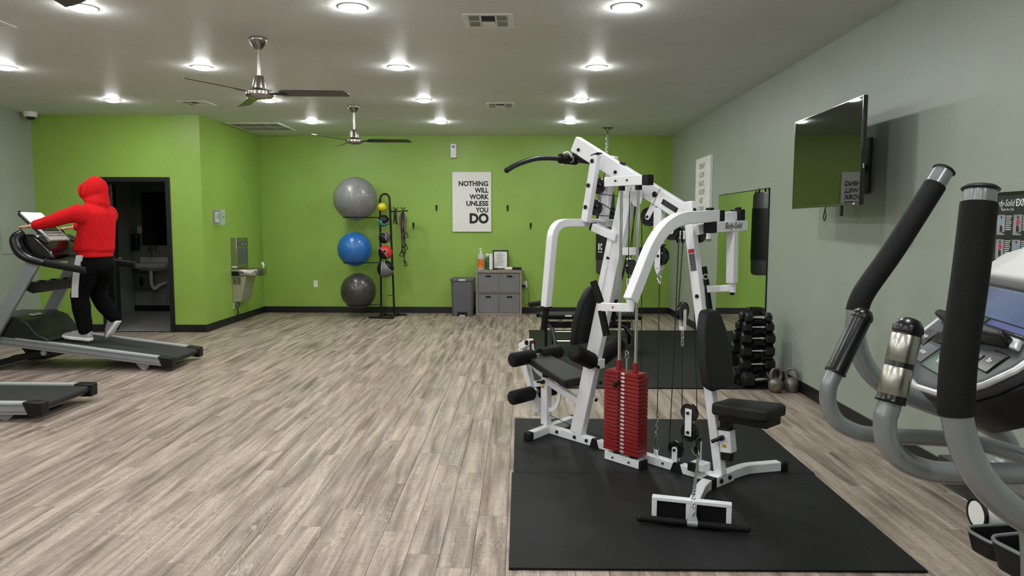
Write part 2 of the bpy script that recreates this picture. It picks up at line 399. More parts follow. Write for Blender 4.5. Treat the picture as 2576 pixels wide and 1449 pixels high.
for p in planks[:300]: plank_obj('plank', [p])
o = plank_obj('plank_field', planks[300:]); o['kind'] = 'stuff'

# ------------------------------------------------------------------ rubber mats
def rub(x0, x1, y0, y1, label, group):
    o = B().box(0, x1-x0, 0, y1-y0, 0, 0.0125).build('rubber_mat', rmat, bevel=0.002); o.location = (x0, y0, 0.0002); return tag(o, label, 'mat', group)
rub(-0.045, 1.785, 3.02, 4.238, 'large black rubber mat nearest the camera, under the red-barred foot of the white gym', 'mats under the white gym')['label'] = 'large black rubber mat at the bottom of the photo, under the row bar'
rub(-0.035, 1.795, 4.242, 5.46, 'large black rubber mat under the red weight stack of the white gym', 'mats under the white gym')
rub(0.13, 1.348, 6.54, 8.368, 'black rubber mat behind the white gym, front left one of four by the right wall', 'mats by the mirror')
rub(1.352, 2.55, 6.54, 8.368, 'black rubber mat under the dumbbell rack', 'mats by the mirror')
rub(0.13, 1.348, 8.372, 10.19, 'black rubber mat under the far half of the weight bench', 'mats by the mirror')
rub(1.352, 2.55, 8.372, 10.19, 'black rubber mat in the far right corner beside the wall mirror', 'mats by the mirror')

# ------------------------------------------------------------------ ceiling: lights, vents, fans
cl = thing('ceiling_light', '', 'light', (0, 0, 0))
B().lathe([(0.078, 0.0), (0.098, 0.0), (0.096, -0.006), (0.082, -0.009), (0.078, -0.004)], n=32).build('trim_ring', whitep, cl)
B().lathe([(0.079, -0.001), (0.078, -0.010), (0.068, -0.019), (0.045, -0.025), (0.0, -0.027)], n=32).build('diffuser', ledm, cl)
rows = [(5.09, 'top'), (6.97, 'second'), (8.78, 'third'), (10.6, 'fourth')]
LX = [-4.95, -3.05, -1.165, 0.728]
desc = {(0, 0): 'recessed ceiling light just outside the top left corner', (1, 0): 'large recessed ceiling light at the top left, beside the tip of a fan blade', (2, 0): 'large recessed ceiling light at the top edge, left of the nearest vent',
 (3, 0): 'large recessed ceiling light at the top edge, right of the nearest vent', (0, 1): 'recessed ceiling light cut by the left edge of the photo', (1, 1): 'recessed ceiling light above the left blade of the nearer fan',
 (2, 1): 'recessed ceiling light right of the nearer fan rod', (3, 1): 'second recessed light from the camera in the right row', (0, 2): 'recessed ceiling light over the green wall by the dome camera',
 (1, 2): 'recessed ceiling light just behind the nearer fan motor', (2, 2): 'recessed ceiling light right of the farther fan, third in its row', (3, 2): 'third recessed light from the camera in the right row, right of the far vent',
 (1, 3): 'recessed ceiling light left of the farther fan, beside the return grille', (2, 3): 'farthest recessed ceiling light of the middle row, near the white dispenser', (3, 3): 'farthest recessed ceiling light of the right row, above the lat bar'}
first = True
for j, y in enumerate([5.09, 6.97, 8.78, 10.6, 3.22, 1.35, -0.52, -2.4]):
    for i, x in enumerate(LX):
        if (i, j) == (0, 3): continue
        lab = desc.get((i, j), 'recessed ceiling light behind the camera'); g = 'recessed ceiling lights'
        if first: cl.location = (x, y, HC); cl['label'] = lab; cl['group'] = g; first = False
        else: dup(cl, (x, y, HC), 0, lab, g)

def vent(x, y, label):
    t = thing('ceiling_vent', label, 'vent', (x, y, HC), 0, 'supply vents in the ceiling')
    s = 0.178; z = -0.008
    b = B()
    for (a, c, d, e) in ((-s, s, -s, -s+0.035), (-s, s, s-0.035, s), (-s, -s+0.035, -s+0.035, s-0.035), (s-0.035, s, -s+0.035, s-0.035), (-0.062, -0.05, -s+0.035, s-0.035), (0.05, 0.062, -s+0.035, s-0.035), (-s+0.035, -0.062, -0.006, 0.006), (0.062, s-0.035, -0.006, 0.006)):
        b.box(a, c, d, e, z, -0.0005)
    b.build('frame', whitep, t, 0.0015)
    B().box(-s+0.036, s-0.036, -s+0.036, s-0.036, -0.0015, -0.0003).build('backing', blk, t)
    for k in range(7):
        for sg in (-1, 1):
            xx = sg*(0.068+k*0.0115); 
            for y0, y1 in ((-s+0.036, -0.007), (0.007, s-0.036)):
                B().obb((xx, (y0+y1)/2, -0.005), (0.0026, 0, 0.003*sg), (0, (y1-y0)/2, 0), (0.0006, 0, 0.0006)).build('slat', whitep, t)
    for k in range(5):
        B().obb((0, -0.13+k*0.028, -0.005), (0.049, 0, 0), (0, 0.008, 0.003), (0, 0, 0.0007)).build('slat', silver, t)
    B().box(-0.048, 0.048, 0.012, 0.14, -0.007, -0.004).build('damper_plate', whitep, t)
    return t
vent(-0.237, 5.42, 'square white ceiling vent nearest the camera, between the two top lights')
vent(-0.25, 9.14, 'small white ceiling vent far back, near the middle of the ceiling')
vent(-4.02, 9.0, 'white ceiling vent on the left, beside the nearer fan')
vent(-4.03, 5.4, 'white ceiling vent cut off by the left edge of the photo')
t = thing('return_grille', 'large white return air grille at the ceiling edge above the water fountain', 'vent', (-3.97, 11.1, HC))
b = B(); 
for (a, c, d, e) in ((-0.4, 0.4, -0.42, -0.38), (-0.4, 0.4, 0.38, 0.42), (-0.4, -0.36, -0.38, 0.38), (0.36, 0.4, -0.38, 0.38), (-0.36, 0.36, -0.012, 0.012)): b.box(a, c, d, e, -0.014, -0.001)
b.build('frame', whitep, t, 0.002)
B().box(-0.36, 0.36, -0.38, 0.38, -0.003, -0.001).build('backing', greyp, t)
for k in range(26):
    yy = -0.365+k*0.029
    if abs(yy) < 0.02: continue
    B().obb((0, yy, -0.008), (0.36, 0, 0), (0, 0.01, 0.004), (0, 0, 0.0008)).build('slat', whitep, t)
for k in range(3): B().box(-0.19+k*0.18, -0.184+k*0.18, -0.38, 0.38, -0.015, -0.012).build('divider', whitep, t)

def fan(x, y, a0, label):
    t = thing('ceiling_fan', label, 'fan', (x, y, HC), 0, 'three-blade ceiling fans')
    B().lathe([(0.0, 0), (0.072, 0), (0.074, -0.012), (0.07, -0.03), (0.045, -0.07), (0.03, -0.085), (0.0, -0.085)], n=28).build('canopy', nickel, t)
    B().cyl((0, 0, -0.08), (0, 0, -0.33), 0.0125).build('downrod', nickel, t)
    B().lathe([(0.0, -0.30), (0.034, -0.30), (0.038, -0.31), (0.056, -0.395), (0.056, -0.40), (0.0, -0.40)], n=28).build('coupling_cover', nickel, t)
    B().lathe([(0.0, -0.405), (0.05, -0.405), (0.102, -0.42), (0.112, -0.43), (0.112, -0.455), (0.1, -0.468), (0.05, -0.482), (0, -0.486)], n=32).build('motor_housing', nickel, t)
    for k in range(3):
        a = math.radians(a0+120*k); d = V((math.cos(a), math.sin(a), 0)); s = V((-math.sin(a), math.cos(a), 0)); tilt = V((0, 0, 1))
        w = (s*math.cos(0.22)-tilt*math.sin(0.22))
        c = V((0, 0, -0.438))
        b = B(); p = [c+d*0.165-w*0.045, c+d*0.20-w*0.066, c+d*0.69-w*0.056, c+d*0.725+w*0.02, c+d*0.72+w*0.056, c+d*0.18+w*0.055]
        n = d.cross(w).normalized(); b.prism([q-n*0.003 for q in p], n*0.006); bo = b.build('blade', darkblade, t, 0.001)
        b = B(); b.prism([c+d*0.1-w*0.014-n*0.006, c+d*0.18-w*0.03-n*0.006, c+d*0.24-n*0.006, c+d*0.18+w*0.03-n*0.006, c+d*0.1+w*0.014-n*0.006], n*0.003); b.build('blade_iron', blk, bo)
    return t
fan(-2.125, 5.916, 1, 'brushed nickel ceiling fan with dark blades, the nearer one in full view')
fan(-2.11, 9.196, 1, 'brushed nickel ceiling fan hanging farther back, above the exercise balls')
fan(-2.06, 2.85, 98, 'ceiling fan of which one blade tip shows in the top left corner')

t = thing('dome_camera', 'small white dome security camera in the ceiling corner over the left wall', 'camera', (-6.60, 9.72, HC))
B().lathe([(0, 0), (0.088, 0), (0.088, -0.03), (0.07, -0.065), (0, -0.065)], n=28).build('housing', whitep, t)
B().lathe([(0, -0.055), (0.055, -0.06), (0.052, -0.08), (0.035, -0.1), (0.0, -0.108)], n=28).build('dome', blkg, t)

# ------------------------------------------------------------------ back wall things
t = thing('wall_sign', 'white poster on the back wall reading NOTHING WILL WORK UNLESS YOU DO', 'poster', (-0.82, YB, 1.40))
B().box(-0.33, 0.33, -0.032, -0.001, 0, 1.008).build('canvas', offw, t, 0.003)
yy = 0.775
for s, sz in (('NOTHING', .112), ('WILL', .112), ('WORK', .112), ('UNLESS', .112), ('YOU', .112)):
    wid = {'NOTHING': .50, 'WILL': .235, 'WORK': .33, 'UNLESS': .375, 'YOU': .215}[s]
    text('lettering', s, sz, ink, t, (0.28, -0.0325, yy), (1, 0, 0), (0, 0, 1), 'RIGHT', 0.04, width=wid); yy -= 0.111
text('lettering', 'DO', .225, ink, t, (0.285, -0.0325, yy-0.07), (1, 0, 0), (0, 0, 1), 'RIGHT', 0.05, width=.325)
text('small_lettering', '- - - - -', .02, greyp, t, (0.28, -0.0325, 0.105), (1, 0, 0), (0, 0, 1), 'RIGHT')

hk = thing('wall_hook', 'black wall hook left of the poster, level with its lower lettering', 'hook', (-1.426, YB, 1.80), 0, 'black hooks on the green wall')
B().prism([V((0.0, -0.001, 0))+V((x_, 0, z_)) for x_, z_ in ((-0.008, -0.05), (0.008, -0.05), (0.017, 0.015), (0.019, 0.035), (0.012, 0.052), (0, 0.057), (-0.012, 0.052), (-0.019, 0.035), (-0.017, 0.015))], (0, -0.009, 0)).build('backplate', blk, hk, 0.002)
B().tube(spline([(0, -0.01, -0.01), (0, -0.03, -0.035), (0, -0.045, -0.028), (0, -0.05, -0.01)]), 0.006, 8).build('prong', blk, hk)
dup(hk, (-0.212, YB, 1.80), 0, 'black wall hook right of the poster, level with its lower lettering', 'black hooks on the green wall')
dup(hk, (-1.822, YB, 1.50), 0, 'black wall hook nearest the resistance bands', 'black hooks on the green wall')
dup(hk, (0.181, YB, 1.50), 0, 'black wall hook farthest right, above the outlet by the cube shelf', 'black hooks on the green wall')

t = thing('air_freshener', 'white air freshener dispenser high on the green back wall', 'dispenser', (-1.125, YB, 2.64))
B().box(-0.055, 0.055, -0.075, -0.001, 0, 0.24).build('case', whitep, t, 0.018, 4)
B().box(-0.02, 0.02, -0.0775, -0.074, 0.17, 0.2).build('nozzle_window', greyp, t, 0.002)
B().ball((0, -0.076, 0.06), 0.008, 10, 8).build('indicator', greyp, t)

def outlet(loc, rot, label, plug=False):
    t = thing('wall_outlet', label, 'outlet', loc, rot)
    B().box(-0.036, 0.036, -0.006, -0.0005, -0.058, 0.058).build('cover_plate', whitep, t, 0.002)
    for z in (-0.02, 0.02):
        s = B().lathe([(0, 0.0), (0.017, 0.0), (0.016, 0.0025), (0, 0.0025)], (0, -0.006, z), (0, -1, 0), 16).build('socket', whitep, t)
        b = B(); b.box(-0.008, -0.0055, -0.0092, -0.0086, z-0.003, z+0.007); b.box(0.0055, 0.008, -0.0092, -0.0086, z-0.003, z+0.007); b.build('slots', blk, s)
    return t
outlet((-3.52, YB, 0.50), 0, 'white wall outlet alone on the back wall, left of the exercise balls')
outlet((0.088, YB, 0.50), 0, 'white wall outlet with a black plug, right of the cube shelf')
outlet((XN, 10.93, 0.28), PI/2, 'white wall outlet under the water fountain')
t = thing('power_cord', 'black plug with thin cord hanging beside the cube shelf', 'cord', (0.088, YB-0.03, 0.5))
B().box(-0.05, 0.012, -0.05, 0.015, -0.045, -0.005).build('plug', blk, t, 0.006)
B().tube(spline([(0, -0.02, -0.04), (0.06, -0.02, -0.12), (0.07, -0.02, -0.28), (0.02, -0.02, -0.36), (-0.03, -0.02, -0.30), (-0.025, -0.02, -0.2)]), 0.003, 6).build('cord', cable, t)
B().tube(spline([(-0.04, -0.02, 0.0), (0.0, -0.02, 0.08), (-0.03, -0.05, 0.2), (-0.06, -0.08, 0.27)]), 0.003, 6).build('cord', cable, t)

# cube shelf and what stands on it
CX0, CX1, CY0, CY1, CZ = -0.736, 0.034, 11.9, 12.225, 0.765
t = thing('cube_shelf', 'low weathered grey wood shelf of four cubes against the back wall', 'shelf', ((CX0+CX1)/2, (CY0+CY1)/2, 0))
hw, hd, th = (CX1-CX0)/2, (CY1-CY0)/2, 0.036
B().box(-hw, hw, -hd-0.004, hd, CZ-0.045, CZ).build('top_board', weath, t, 0.002)
B().box(-hw, -hw+th, -hd, hd, 0, CZ-0.046).build('side_board', weath, t, 0.002)
B().box(hw-th, hw, -hd, hd, 0, CZ-0.046).build('side_board', weath, t, 0.002)
B().box(-hw+th, hw-th, -hd, hd, 0, 0.045).build('bottom_board', weath, t, 0.002)
B().box(-hw+th, hw-th, -hd+0.004, hd, 0.375, 0.390).build('middle_shelf', weath, t, 0.001)
B().box(-0.008, 0.008, -hd+0.004, hd, 0.046, CZ-0.046).build('divider', weath, t, 0.001)
B().box(-hw+th, hw-th, hd-0.006, hd, 0.046, CZ-0.046).build('back_panel', weath, t)
for (a, c, zz, nm) in ((CX0+th+.004, -0.362, .394, 'top left'), (-0.340, CX1-th-.004, .394, 'top right'), (CX0+th+.004, -0.362, .047, 'bottom left'), (-0.340, CX1-th-.004, .047, 'bottom right')):
    w = (c-a)/2; hgt = 0.318
    bt = thing('fabric_bin', 'grey felt storage bin in the %s cube of the shelf' % nm, 'bin', ((a+c)/2, 12.06, zz), 0, 'felt bins in the cube shelf')
    B().box(-w, w, -0.15, 0.14, 0.0, hgt).build('bin_body', felt, bt, 0.005)
    B().box(-0.045, 0.045, -0.157, -0.149, hgt-0.065, hgt-0.035).build('handle', blk, bt, 0.004)
t = thing('sanitizer_jug', 'clear pump jug with an orange label on the cube shelf', 'bottle', (-0.655, 12.03, CZ))
B().lathe([(0, 0), (0.06, 0), (0.064, 0.01), (0.064, 0.2), (0.055, 0.24), (0.025, 0.28), (0.02, 0.30), (0, 0.30)], n=28).build('bottle_body', mat('milky_plastic', (200, 208, 198), 0.3, var=0.05, trans=0.2), t)
B().lathe([(0.0652, 0.03), (0.0656, 0.03), (0.0656, 0.18), (0.0652, 0.18)], n=28).build('label_wrap', mat('orange_label', (238, 120, 60), 0.5, var=0.5, scale=26), t)
b = B(); b.cyl((0, 0, 0.30), (0, 0, 0.35), 0.006, 8); b.lathe([(0, 0.3), (0.02, 0.3), (0.02, 0.315), (0, 0.315)], n=16); b.tube([(0.01, 0, 0.352), (-0.035, 0, 0.347)], 0.008, 8); b.build('pump', whitep, t)
t = thing('spray_bottle', 'green spray bottle half hidden behind the paper roll on the shelf', 'bottle', (-0.545, 12.12, CZ))
B().lathe([(0, 0), (0.04, 0), (0.042, 0.01), (0.042, 0.15), (0.02, 0.2), (0.014, 0.22), (0, 0.22)], n=20).build('bottle_body', mat('green_bottle', (60, 140, 96), 0.3, var=0.3, trans=0.3), t)
b = B(); b.lathe([(0, 0.215), (0.016, 0.215), (0.016, 0.235), (0, 0.235)], n=14); b.obb((-0.01, 0, 0.252), (0.032, 0, 0), (0, 0.011, 0), (0, 0, 0.016)); b.obb((-0.03, 0, 0.225), (0.004, 0, 0.001), (0, 0.006, 0), (0, 0, 0.016)); b.build('trigger_head', whitep, t, 0.003)
t = thing('paper_towel_roll', 'white paper roll standing on the cube shelf', 'paper roll', (-0.485, 12.0, CZ))
B().lathe([(0.008, 0), (0.031, 0), (0.031, 0.275), (0.008, 0.275)], n=24).build('roll', offw, t)
B().lathe([(0.0, -0.0), (0.045, 0), (0.045, 0.006), (0.0, 0.006)], n=24).build('holder_base', blk, t)
t = thing('framed_notice', 'black framed notice leaning on the wall on top of the cube shelf', 'picture frame', (-0.33, 12.13, CZ))
def fr(b, w, h, k, y0, y1):
    for (a, c, d, e) in ((-w, w, 0, k), (-w, w, h-k, h), (-w, -w+k, k, h-k), (w-k, w, k, h-k)): b.box(a, c, y0, y1, d, e)
b = B(); fr(b, 0.132, 0.325, 0.018, -0.012, 0.012); b.build('frame', blk, t, 0.002)
B().box(-0.115, 0.115, 0.0, 0.008, 0.017, 0.309).build('notice_sheet', offw, t)
for k in range(12):
    B().box(-0.07 if k % 3 else -0.055, 0.02+0.05*random.random(), -0.0012, 0.0, 0.265-k*0.018, 0.270-k*0.018).build('text_line', greyp, t)
o = tag(B().box(-0.065, 0.065, -0.06, 0.06, 0, 0.045).build('router', whitep, None, 0.015, 4), 'white flat router box on the cube shelf', 'router'); o.location = (-0.19, 12.03, CZ)
o = tag(B().box(-0.075, 0.075, -0.06, 0.06, 0, 0.042).build('network_box', blk, None, 0.008, 3), 'flat black box at the right end of the cube shelf top', 'electronics'); o.location = (-0.05, 12.03, CZ)
o = tag(B().lathe([(0, 0), (0.035, 0), (0.03, 0.02), (0.008, 0.03), (0, 0.03)], n=16).build('puck', blk), 'small black puck beside the framed notice on the shelf', 'electronics'); o.location = (-0.40, 11.98, CZ)

t = thing('trash_can', 'dark grey plastic step trash can left of the cube shelf', 'trash can', (-0.955, 11.93, 0))
def rr(w, d, z, n=5, r=0.06):
    out = []
    for cx_, cy_, a0 in ((w-r, d-r, 0), (-w+r, d-r, 90), (-w+r, -d+r, 180), (w-r, -d+r, 270)):
        for k in range(n+1):
            a = math.radians(a0+90*k/n); out.append((cx_+r*math.cos(a), cy_+r*math.sin(a), z))
    return out
b = B(); b.loft([rr(0.17, 0.135, 0.0), rr(0.172, 0.137, 0.02), rr(0.19, 0.15, 0.57), rr(0.19, 0.15, 0.585)]); b.build('can_body', greyp, t)
b = B(); b.loft([rr(0.205, 0.162, 0.587), rr(0.208, 0.165, 0.60), rr(0.205, 0.162, 0.622), rr(0.19, 0.15, 0.634)]); b.build('lid', greyp, t)
B().box(-0.055, 0.055, -0.1675, -0.160, 0.594, 0.622).build('lid_badge', silver, t, 0.002)
b = B(); b.box(-0.085, 0.085, -0.142, -0.135, 0.0, 0.075); b.build('pedal_recess', blk, t, 0.004)
B().box(-0.05, 0.05, -0.175, -0.10, 0.004, 0.022).build('foot_pedal', silver, t, 0.004)

# ------------------------------------------------------------------ ball rack
RY = 11.66
t = thing('ball_rack', 'tall black tubular rack holding exercise balls beside the back wall', 'rack', (-2.19, RY, 0))
b = B(); L_ = [(-0.09, 0, 0.05), (-0.088, 0, 1.0), (-0.085, 0, 1.9)]
arch = [(0.075*math.cos(a)-0.005, 0, 1.93+0.085*math.sin(a)) for a in [PI-PI*k/10 for k in range(11)]]
b.tube(L_+arch+[(0.075, 0, 1.85), (0.10, 0, 1.0), (0.125, 0, 0.05)], 0.0165, 12); b.build('upright_frame', blk, t)
b = B(); b.beam((-0.26, -0.16, 0.02), (0.15, -0.2, 0.02), 0.05, 0.03, (0, 1, 0)); b.build('base_foot', blk, t, 0.004)
b = B(); b.beam((-0.15, 0.16, 0.02), (0.30, 0.2, 0.02), 0.05, 0.03, (0, 1, 0)); b.build('base_foot', blk, t, 0.004)
b = B(); b.beam((-0.09, -0.17, 0.04), (-0.06, 0.17, 0.04), 0.04, 0.03, (1, 0, 0)); b.beam((0.10, -0.18, 0.04), (0.16, 0.18, 0.04), 0.04, 0.03, (1, 0, 0)); b.build('base_rail', blk, t, 0.004)
balls = ((-2.67, 1.93, 0.353, 0.295), (-2.695, 1.118, 0.280, 0.218), (-2.645, 0.436, 0.290, 0.226))
for x, z, r, dz in balls:
    rz = z-dz; rr_ = math.sqrt(r*r-dz*dz)+0.006; cx_ = x+2.19
    b = B(); b.torus((cx_, -0.02, rz-0.004), (0, 0, 1), rr_, 0.0075, 32, 8); b.tube([(cx_+rr_, -0.02, rz-0.004), (-0.088, 0, rz-0.004)], 0.0085, 8); b.build('ball_ring', blk, t)
meds = ((-2.222, 1.80, 0.071), (-2.205, 1.580, 0.095), (-2.192, 1.305, 0.093), (-2.182, 1.068, 0.113), (-2.180, 0.80, 0.138))
for x, z, r in meds:
    for sx_ in (-1, 1):
        px = (-0.087 if sx_ < 0 else 0.09+(1.9-z)*0.022); b = B(); zz = z-r*0.62
        b.tube([(px, 0, zz+0.0), (px-sx_*0.004, -0.06, zz-0.0), (px-sx_*0.012, -0.15, zz)], 0.007, 8); b.build('ball_prong', blk, t)
b = B(); b.tube([(0.03, -0.02, 0.36), (0.10, -0.02, 0.365)], 0.006, 8); b.tube([(-0.09, -0.0, 0.36), (-0.09, -0.09, 0.36)], 0.006, 8); b.build('ball_prong', blk, t)
b = B(); b.tube([(0.09, 0, 1.725), (0.37, -0.01, 1.742)], 0.010, 10); 
b.build('band_arm', blk, t)
for xx in (0.17, 0.29):
    b = B()
    for sg in (-1, 1): b.tube([(xx, 0, 1.735), (xx+sg*0.03, -0.02, 1.80)], 0.007, 8)
    b.build('band_hook', blk, t)
def ribbed(name, rgb, rough, n):
    m = mat(name, rgb, rough, var=0.05, coat=0.35); nt = m.node_tree; tc = nt.nodes.new('ShaderNodeTexCoord'); wv = nt.nodes.new('ShaderNodeTexWave'); wv.wave_type = 'BANDS'; wv.bands_direction = 'Z'
    wv.inputs['Scale'].default_value = n; wv.inputs['Distortion'].default_value = 0.6; wv.inputs['Detail'].default_value = 1
    mp = nt.nodes.new('ShaderNodeMapping'); mp.inputs['Rotation'].default_value = (0.35, 0.45, 0)
    nt.links.new(tc.outputs['Object'], mp.inputs[0]); nt.links.new(mp.outputs[0], wv.inputs['Vector'])
    bp = nt.nodes.new('ShaderNodeBump'); bp.inputs['Strength'].default_value = 0.35; bp.inputs['Distance'].default_value = 0.003
    nt.links.new(wv.outputs['Fac'], bp.inputs['Height']); nt.links.new(bp.outputs[0], nt.nodes['Principled BSDF'].inputs['Normal']); return m
bl = (('silver grey exercise ball, largest and topmost on the rack', (122, 122, 122), 'silver_vinyl'), ('blue exercise ball in the middle of the rack', (30, 100, 170), 'blue_vinyl'), ('dark charcoal exercise ball, lowest on the rack', (58, 54, 52), 'charcoal_vinyl'))
for (x, z, r, dz), (lab, rgb, nm) in zip(balls, bl):
    t = thing('exercise_ball', lab, 'ball', (x, RY-0.02, z), 0, 'exercise balls on the rack')
    B().ball((0, 0, 0), r, 48, 28).build('ball_skin', ribbed(nm, rgb, 0.32, 14), t, angle=80)
    d = V((-0.02, -0.85, 0.5)).normalized() if r > 0.3 else V((-0.1, -0.95, 0.25)).normalized()
    B().lathe([(0, 0), (0.006, 0), (0.006, 0.003), (0, 0.003)], d*(r-0.0005), d, 10).build('valve_plug', whitep, t)
    if r > 0.3:
        s_ = V((1, 0, -0.25)).normalized(); s_ = (s_-d*s_.dot(d)).normalized(); u_ = d.cross(s_)
        B().tube([(d+s_*0.12*math.cos(a)+u_*0.045*math.sin(a)).normalized()*(r+0.0008) for a in [2*PI*k/28 for k in range(28)]], 0.0022, 6, closed=True).build('printed_oval', whitep, t)
md = (('small yellow medicine ball, topmost of the column', (206, 198, 20), None), ('teal and black medicine ball, second from the top of the column', (40, 140, 120), 1), ('black and purple medicine ball, third from the top', (96, 72, 92), 2), ('red and black medicine ball, fourth from the top', (205, 40, 44), 3), ('grey and black medicine ball, lowest and largest of the column', (104, 104, 104), 4))
for k, ((x, z, r), (lab, rgb, kind)) in enumerate(zip(meds, md)):
    t = thing('medicine_ball', lab, 'ball', (x, RY-0.095, z), 0, 'medicine balls in the rack column')
    m1 = mat('medball_colour_%d' % k, rgb, 0.5, var=0.05, bump=0.3, bscale=150)
    if kind is None:
        B().ball((0, 0, 0), r, 32, 20).build('ball_shell', m1, t, angle=80)
        B().torus((0, 0, 0), (0.3, 0, 1), r, 0.0015, 32, 6).build('seam', whitep, t); continue
    o = B().ball((0, 0, 0), r, 48, 32); me = o.mesh('ball_shell', m1, 80); me.materials.append(blk)
    ax = {1: V((0.25, -0.35, 0.9)), 2: V((-0.7, -0.5, -0.45)), 3: V((-0.75, -0.25, -0.5)), 4: V((-0.95, -0.1, 0.05))}[kind].normalized()
    for p in me.polygons:
        c = V(p.center).normalized(); ang = math.atan2(c.z, c.x); th_ = 0.05+0.25*math.sin(2*ang+kind)
        if (kind != 4 and c.dot(ax) > th_) or (kind == 4 and (c.dot(ax) > 0.45 or c.dot(V((0.75, -0.2, 0.62)).normalized()) > 0.62)): p.material_index = 1
    oo = bpy.data.objects.new('ball_shell', me); COL.objects.link(oo); oo.parent = t
    s1 = (V((0, 1, 0)).cross(ax)).normalized(); s2 = ax.cross(s1)
    if kind == 4:
        for A, hgt in ((ax, 0.45), (V((0.75, -0.2, 0.62)).normalized(), 0.62)):
            B().torus(A*r*hgt, A, r*math.sqrt(1-hgt*hgt)+0.0005, 0.0022, 40, 6).build('white_seam', whitep, t)
    else:
        pts = []
        for q in range(60):
            a = 2*PI*q/60; c = s1*math.cos(a)+s2*math.sin(a)
            for _ in range(6):
                ang = math.atan2(c.z, c.x); want = 0.05+0.25*math.sin(2*ang+kind); c = (c+ax*(want-c.dot(ax))).normalized()
            pts.append(c*(r+0.0005))
        B().tube(pts, 0.0022, 6, closed=True).build('white_seam', whitep, t)
# resistance bands hanging from the arm
BX, BY = -2.19, RY-0.02
t = thing('ankle_strap', 'short black straps hooked on the inner end of the band arm', 'strap', (BX+0.17, BY-0.01, 1.74), 0)
for k, (dx, l_) in enumerate(((-0.03, 0.19), (-0.015, 0.16), (0.012, 0.20), (0.028, 0.21))):
    B().beam((dx*0.3, -0.012*k, 0.03), (dx, -0.012*k, -l_), 0.018, 0.005, (1, 0, 0)).build('webbing', blk, t, 0.001)
    B().box(dx-0.012, dx+0.012, -0.012*k-0.008, -0.012*k+0.008, -l_-0.012, -l_+0.012).build('buckle', blk, t, 0.002)
for k, (nm, rgb, x0, x1, zb) in enumerate((('red', (170, 60, 40), -0.055, -0.03, 1.10), ('blue', (30, 80, 110), -0.03, 0.0, 1.16), ('green', (40, 120, 90), 0.04, 0.055, 1.4), ('purple', (96, 70, 120), 0.06, 0.045, 1.20), ('black', (20, 20, 22), 0.01, 0.03, 0.93))):
    t = thing('resistance_band', '%s tube resistance band with black handle hanging on the rack arm' % nm, 'resistance band', (BX+0.29, BY-0.012-0.013*k, 0), 0, 'tube bands on the rack arm')
    m1 = mat('band_%s' % nm, rgb, 0.4, var=0.02)
    B().tube(spline([(x0*0.3, 0, 1.735), (x0, 0, 1.6), (x1, 0, (1.6+zb)/2), (x1*0.8, 0, zb)]), 0.0065, 8).build('rubber_tube', m1, t)
    B().tube(spline([(0, 0.0, 1.745), (-x0*0.5, -0.01, 1.62), (-x1*0.4, -0.01, (1.5+zb)/2), (x1*0.3, -0.005, zb+0.08)]), 0.0065, 8).build('rubber_tube', m1, t)
    hx_ = x1*0.8
    B().tube([(hx_, 0, zb), (hx_-0.04+0.01*k, 0, zb-0.085), (hx_+0.045, 0, zb-0.11+0.01*k), (hx_+0.012, 0, zb-0.005)], 0.009, 8).build('handle', foam, t)
    B().cyl((hx_, 0, zb+0.012), (hx_, 0, zb-0.012), 0.012, 10).build('end_clip', blk, t)

# ------------------------------------------------------------------ punching bag
t = thing('punching_bag', 'black punching bag hanging on a chain behind the white gym', 'punching bag', (1.335, 11.21, 0))
BR = 0.146
B().lathe([(0, 0.745), (0.10, 0.745), (0.135, 0.77), (BR-0.004, 0.82), (BR-0.004, 1.0), (0, 1.0)], n=32).build('bag_bottom', mat('dark_grey_vinyl', (58, 58, 58), 0.5), t)
B().lathe([(0, 0.98), (BR, 0.98), (BR+0.004, 1.0), (BR, 1.76), (BR-0.002, 1.78), (0, 1.78)], n=32).build('bag_body', vinyl, t)
B().lathe([(0, 1.78), (BR-0.008, 1.78), (BR-0.012, 1.98), (BR-0.035, 2.03), (0, 2.035)], n=32).build('bag_top', mat('grey_vinyl', (84, 84, 84), 0.35), t)
for k in range(4):
    a = PI/4+k*PI/2; B().beam((0.12*math.cos(a), 0.12*math.sin(a), 2.0), (0.012*math.cos(a), 0.012*math.sin(a), 2.34), 0.03, 0.004, (-math.sin(a), math.cos(a), 0)).build('strap', blk, t)
def chain(parent, p, q, link=0.04, r=0.004, m=galv, w=0.42):
    p, q = V(p), V(q); d = (q-p); n = max(2, int(d.length/(link*0.76))); d.normalize()
    s1 = d.cross(V((0.3, 1, 0.2))).normalized(); s2 = d.cross(s1); meshes = []
    for s_ in (s1, s2):
        b = B(); pts = []
        for k in range(12):
            a = 2*PI*k/12; x_ = math.cos(a)*link*w/1.0*0.62; z_ = math.sin(a)*link*0.5; pts.append(s_*x_+d*z_)
        b.tube(pts, r, 6, closed=True); meshes.append(b.mesh('chain_link', m))
    for k in range(n):
        o = bpy.data.objects.new('chain_link', meshes[k % 2]); COL.objects.link(o); o.parent = parent; o.location = p+(q-p)*((k+0.5)/n)
chain(t, (0.012, 0, 2.34), (0.02, 0, 2.93), 0.05, 0.005)
chain(t, (-0.012, 0, 2.34), (0.0, 0, 2.90), 0.05, 0.005)
b = B(); b.box(-0.07, 0.09, -0.02, 0.02, HC-0.012, HC-0.001); b.tube([(-0.03, 0, HC-0.01), (0.01, 0, HC-0.06), (0.05, 0, HC-0.01)], 0.007, 8); b.cyl((0.01, 0, HC-0.05), (0.01, 0, HC-0.1), 0.008, 8); b.build('ceiling_mount', blk, t)
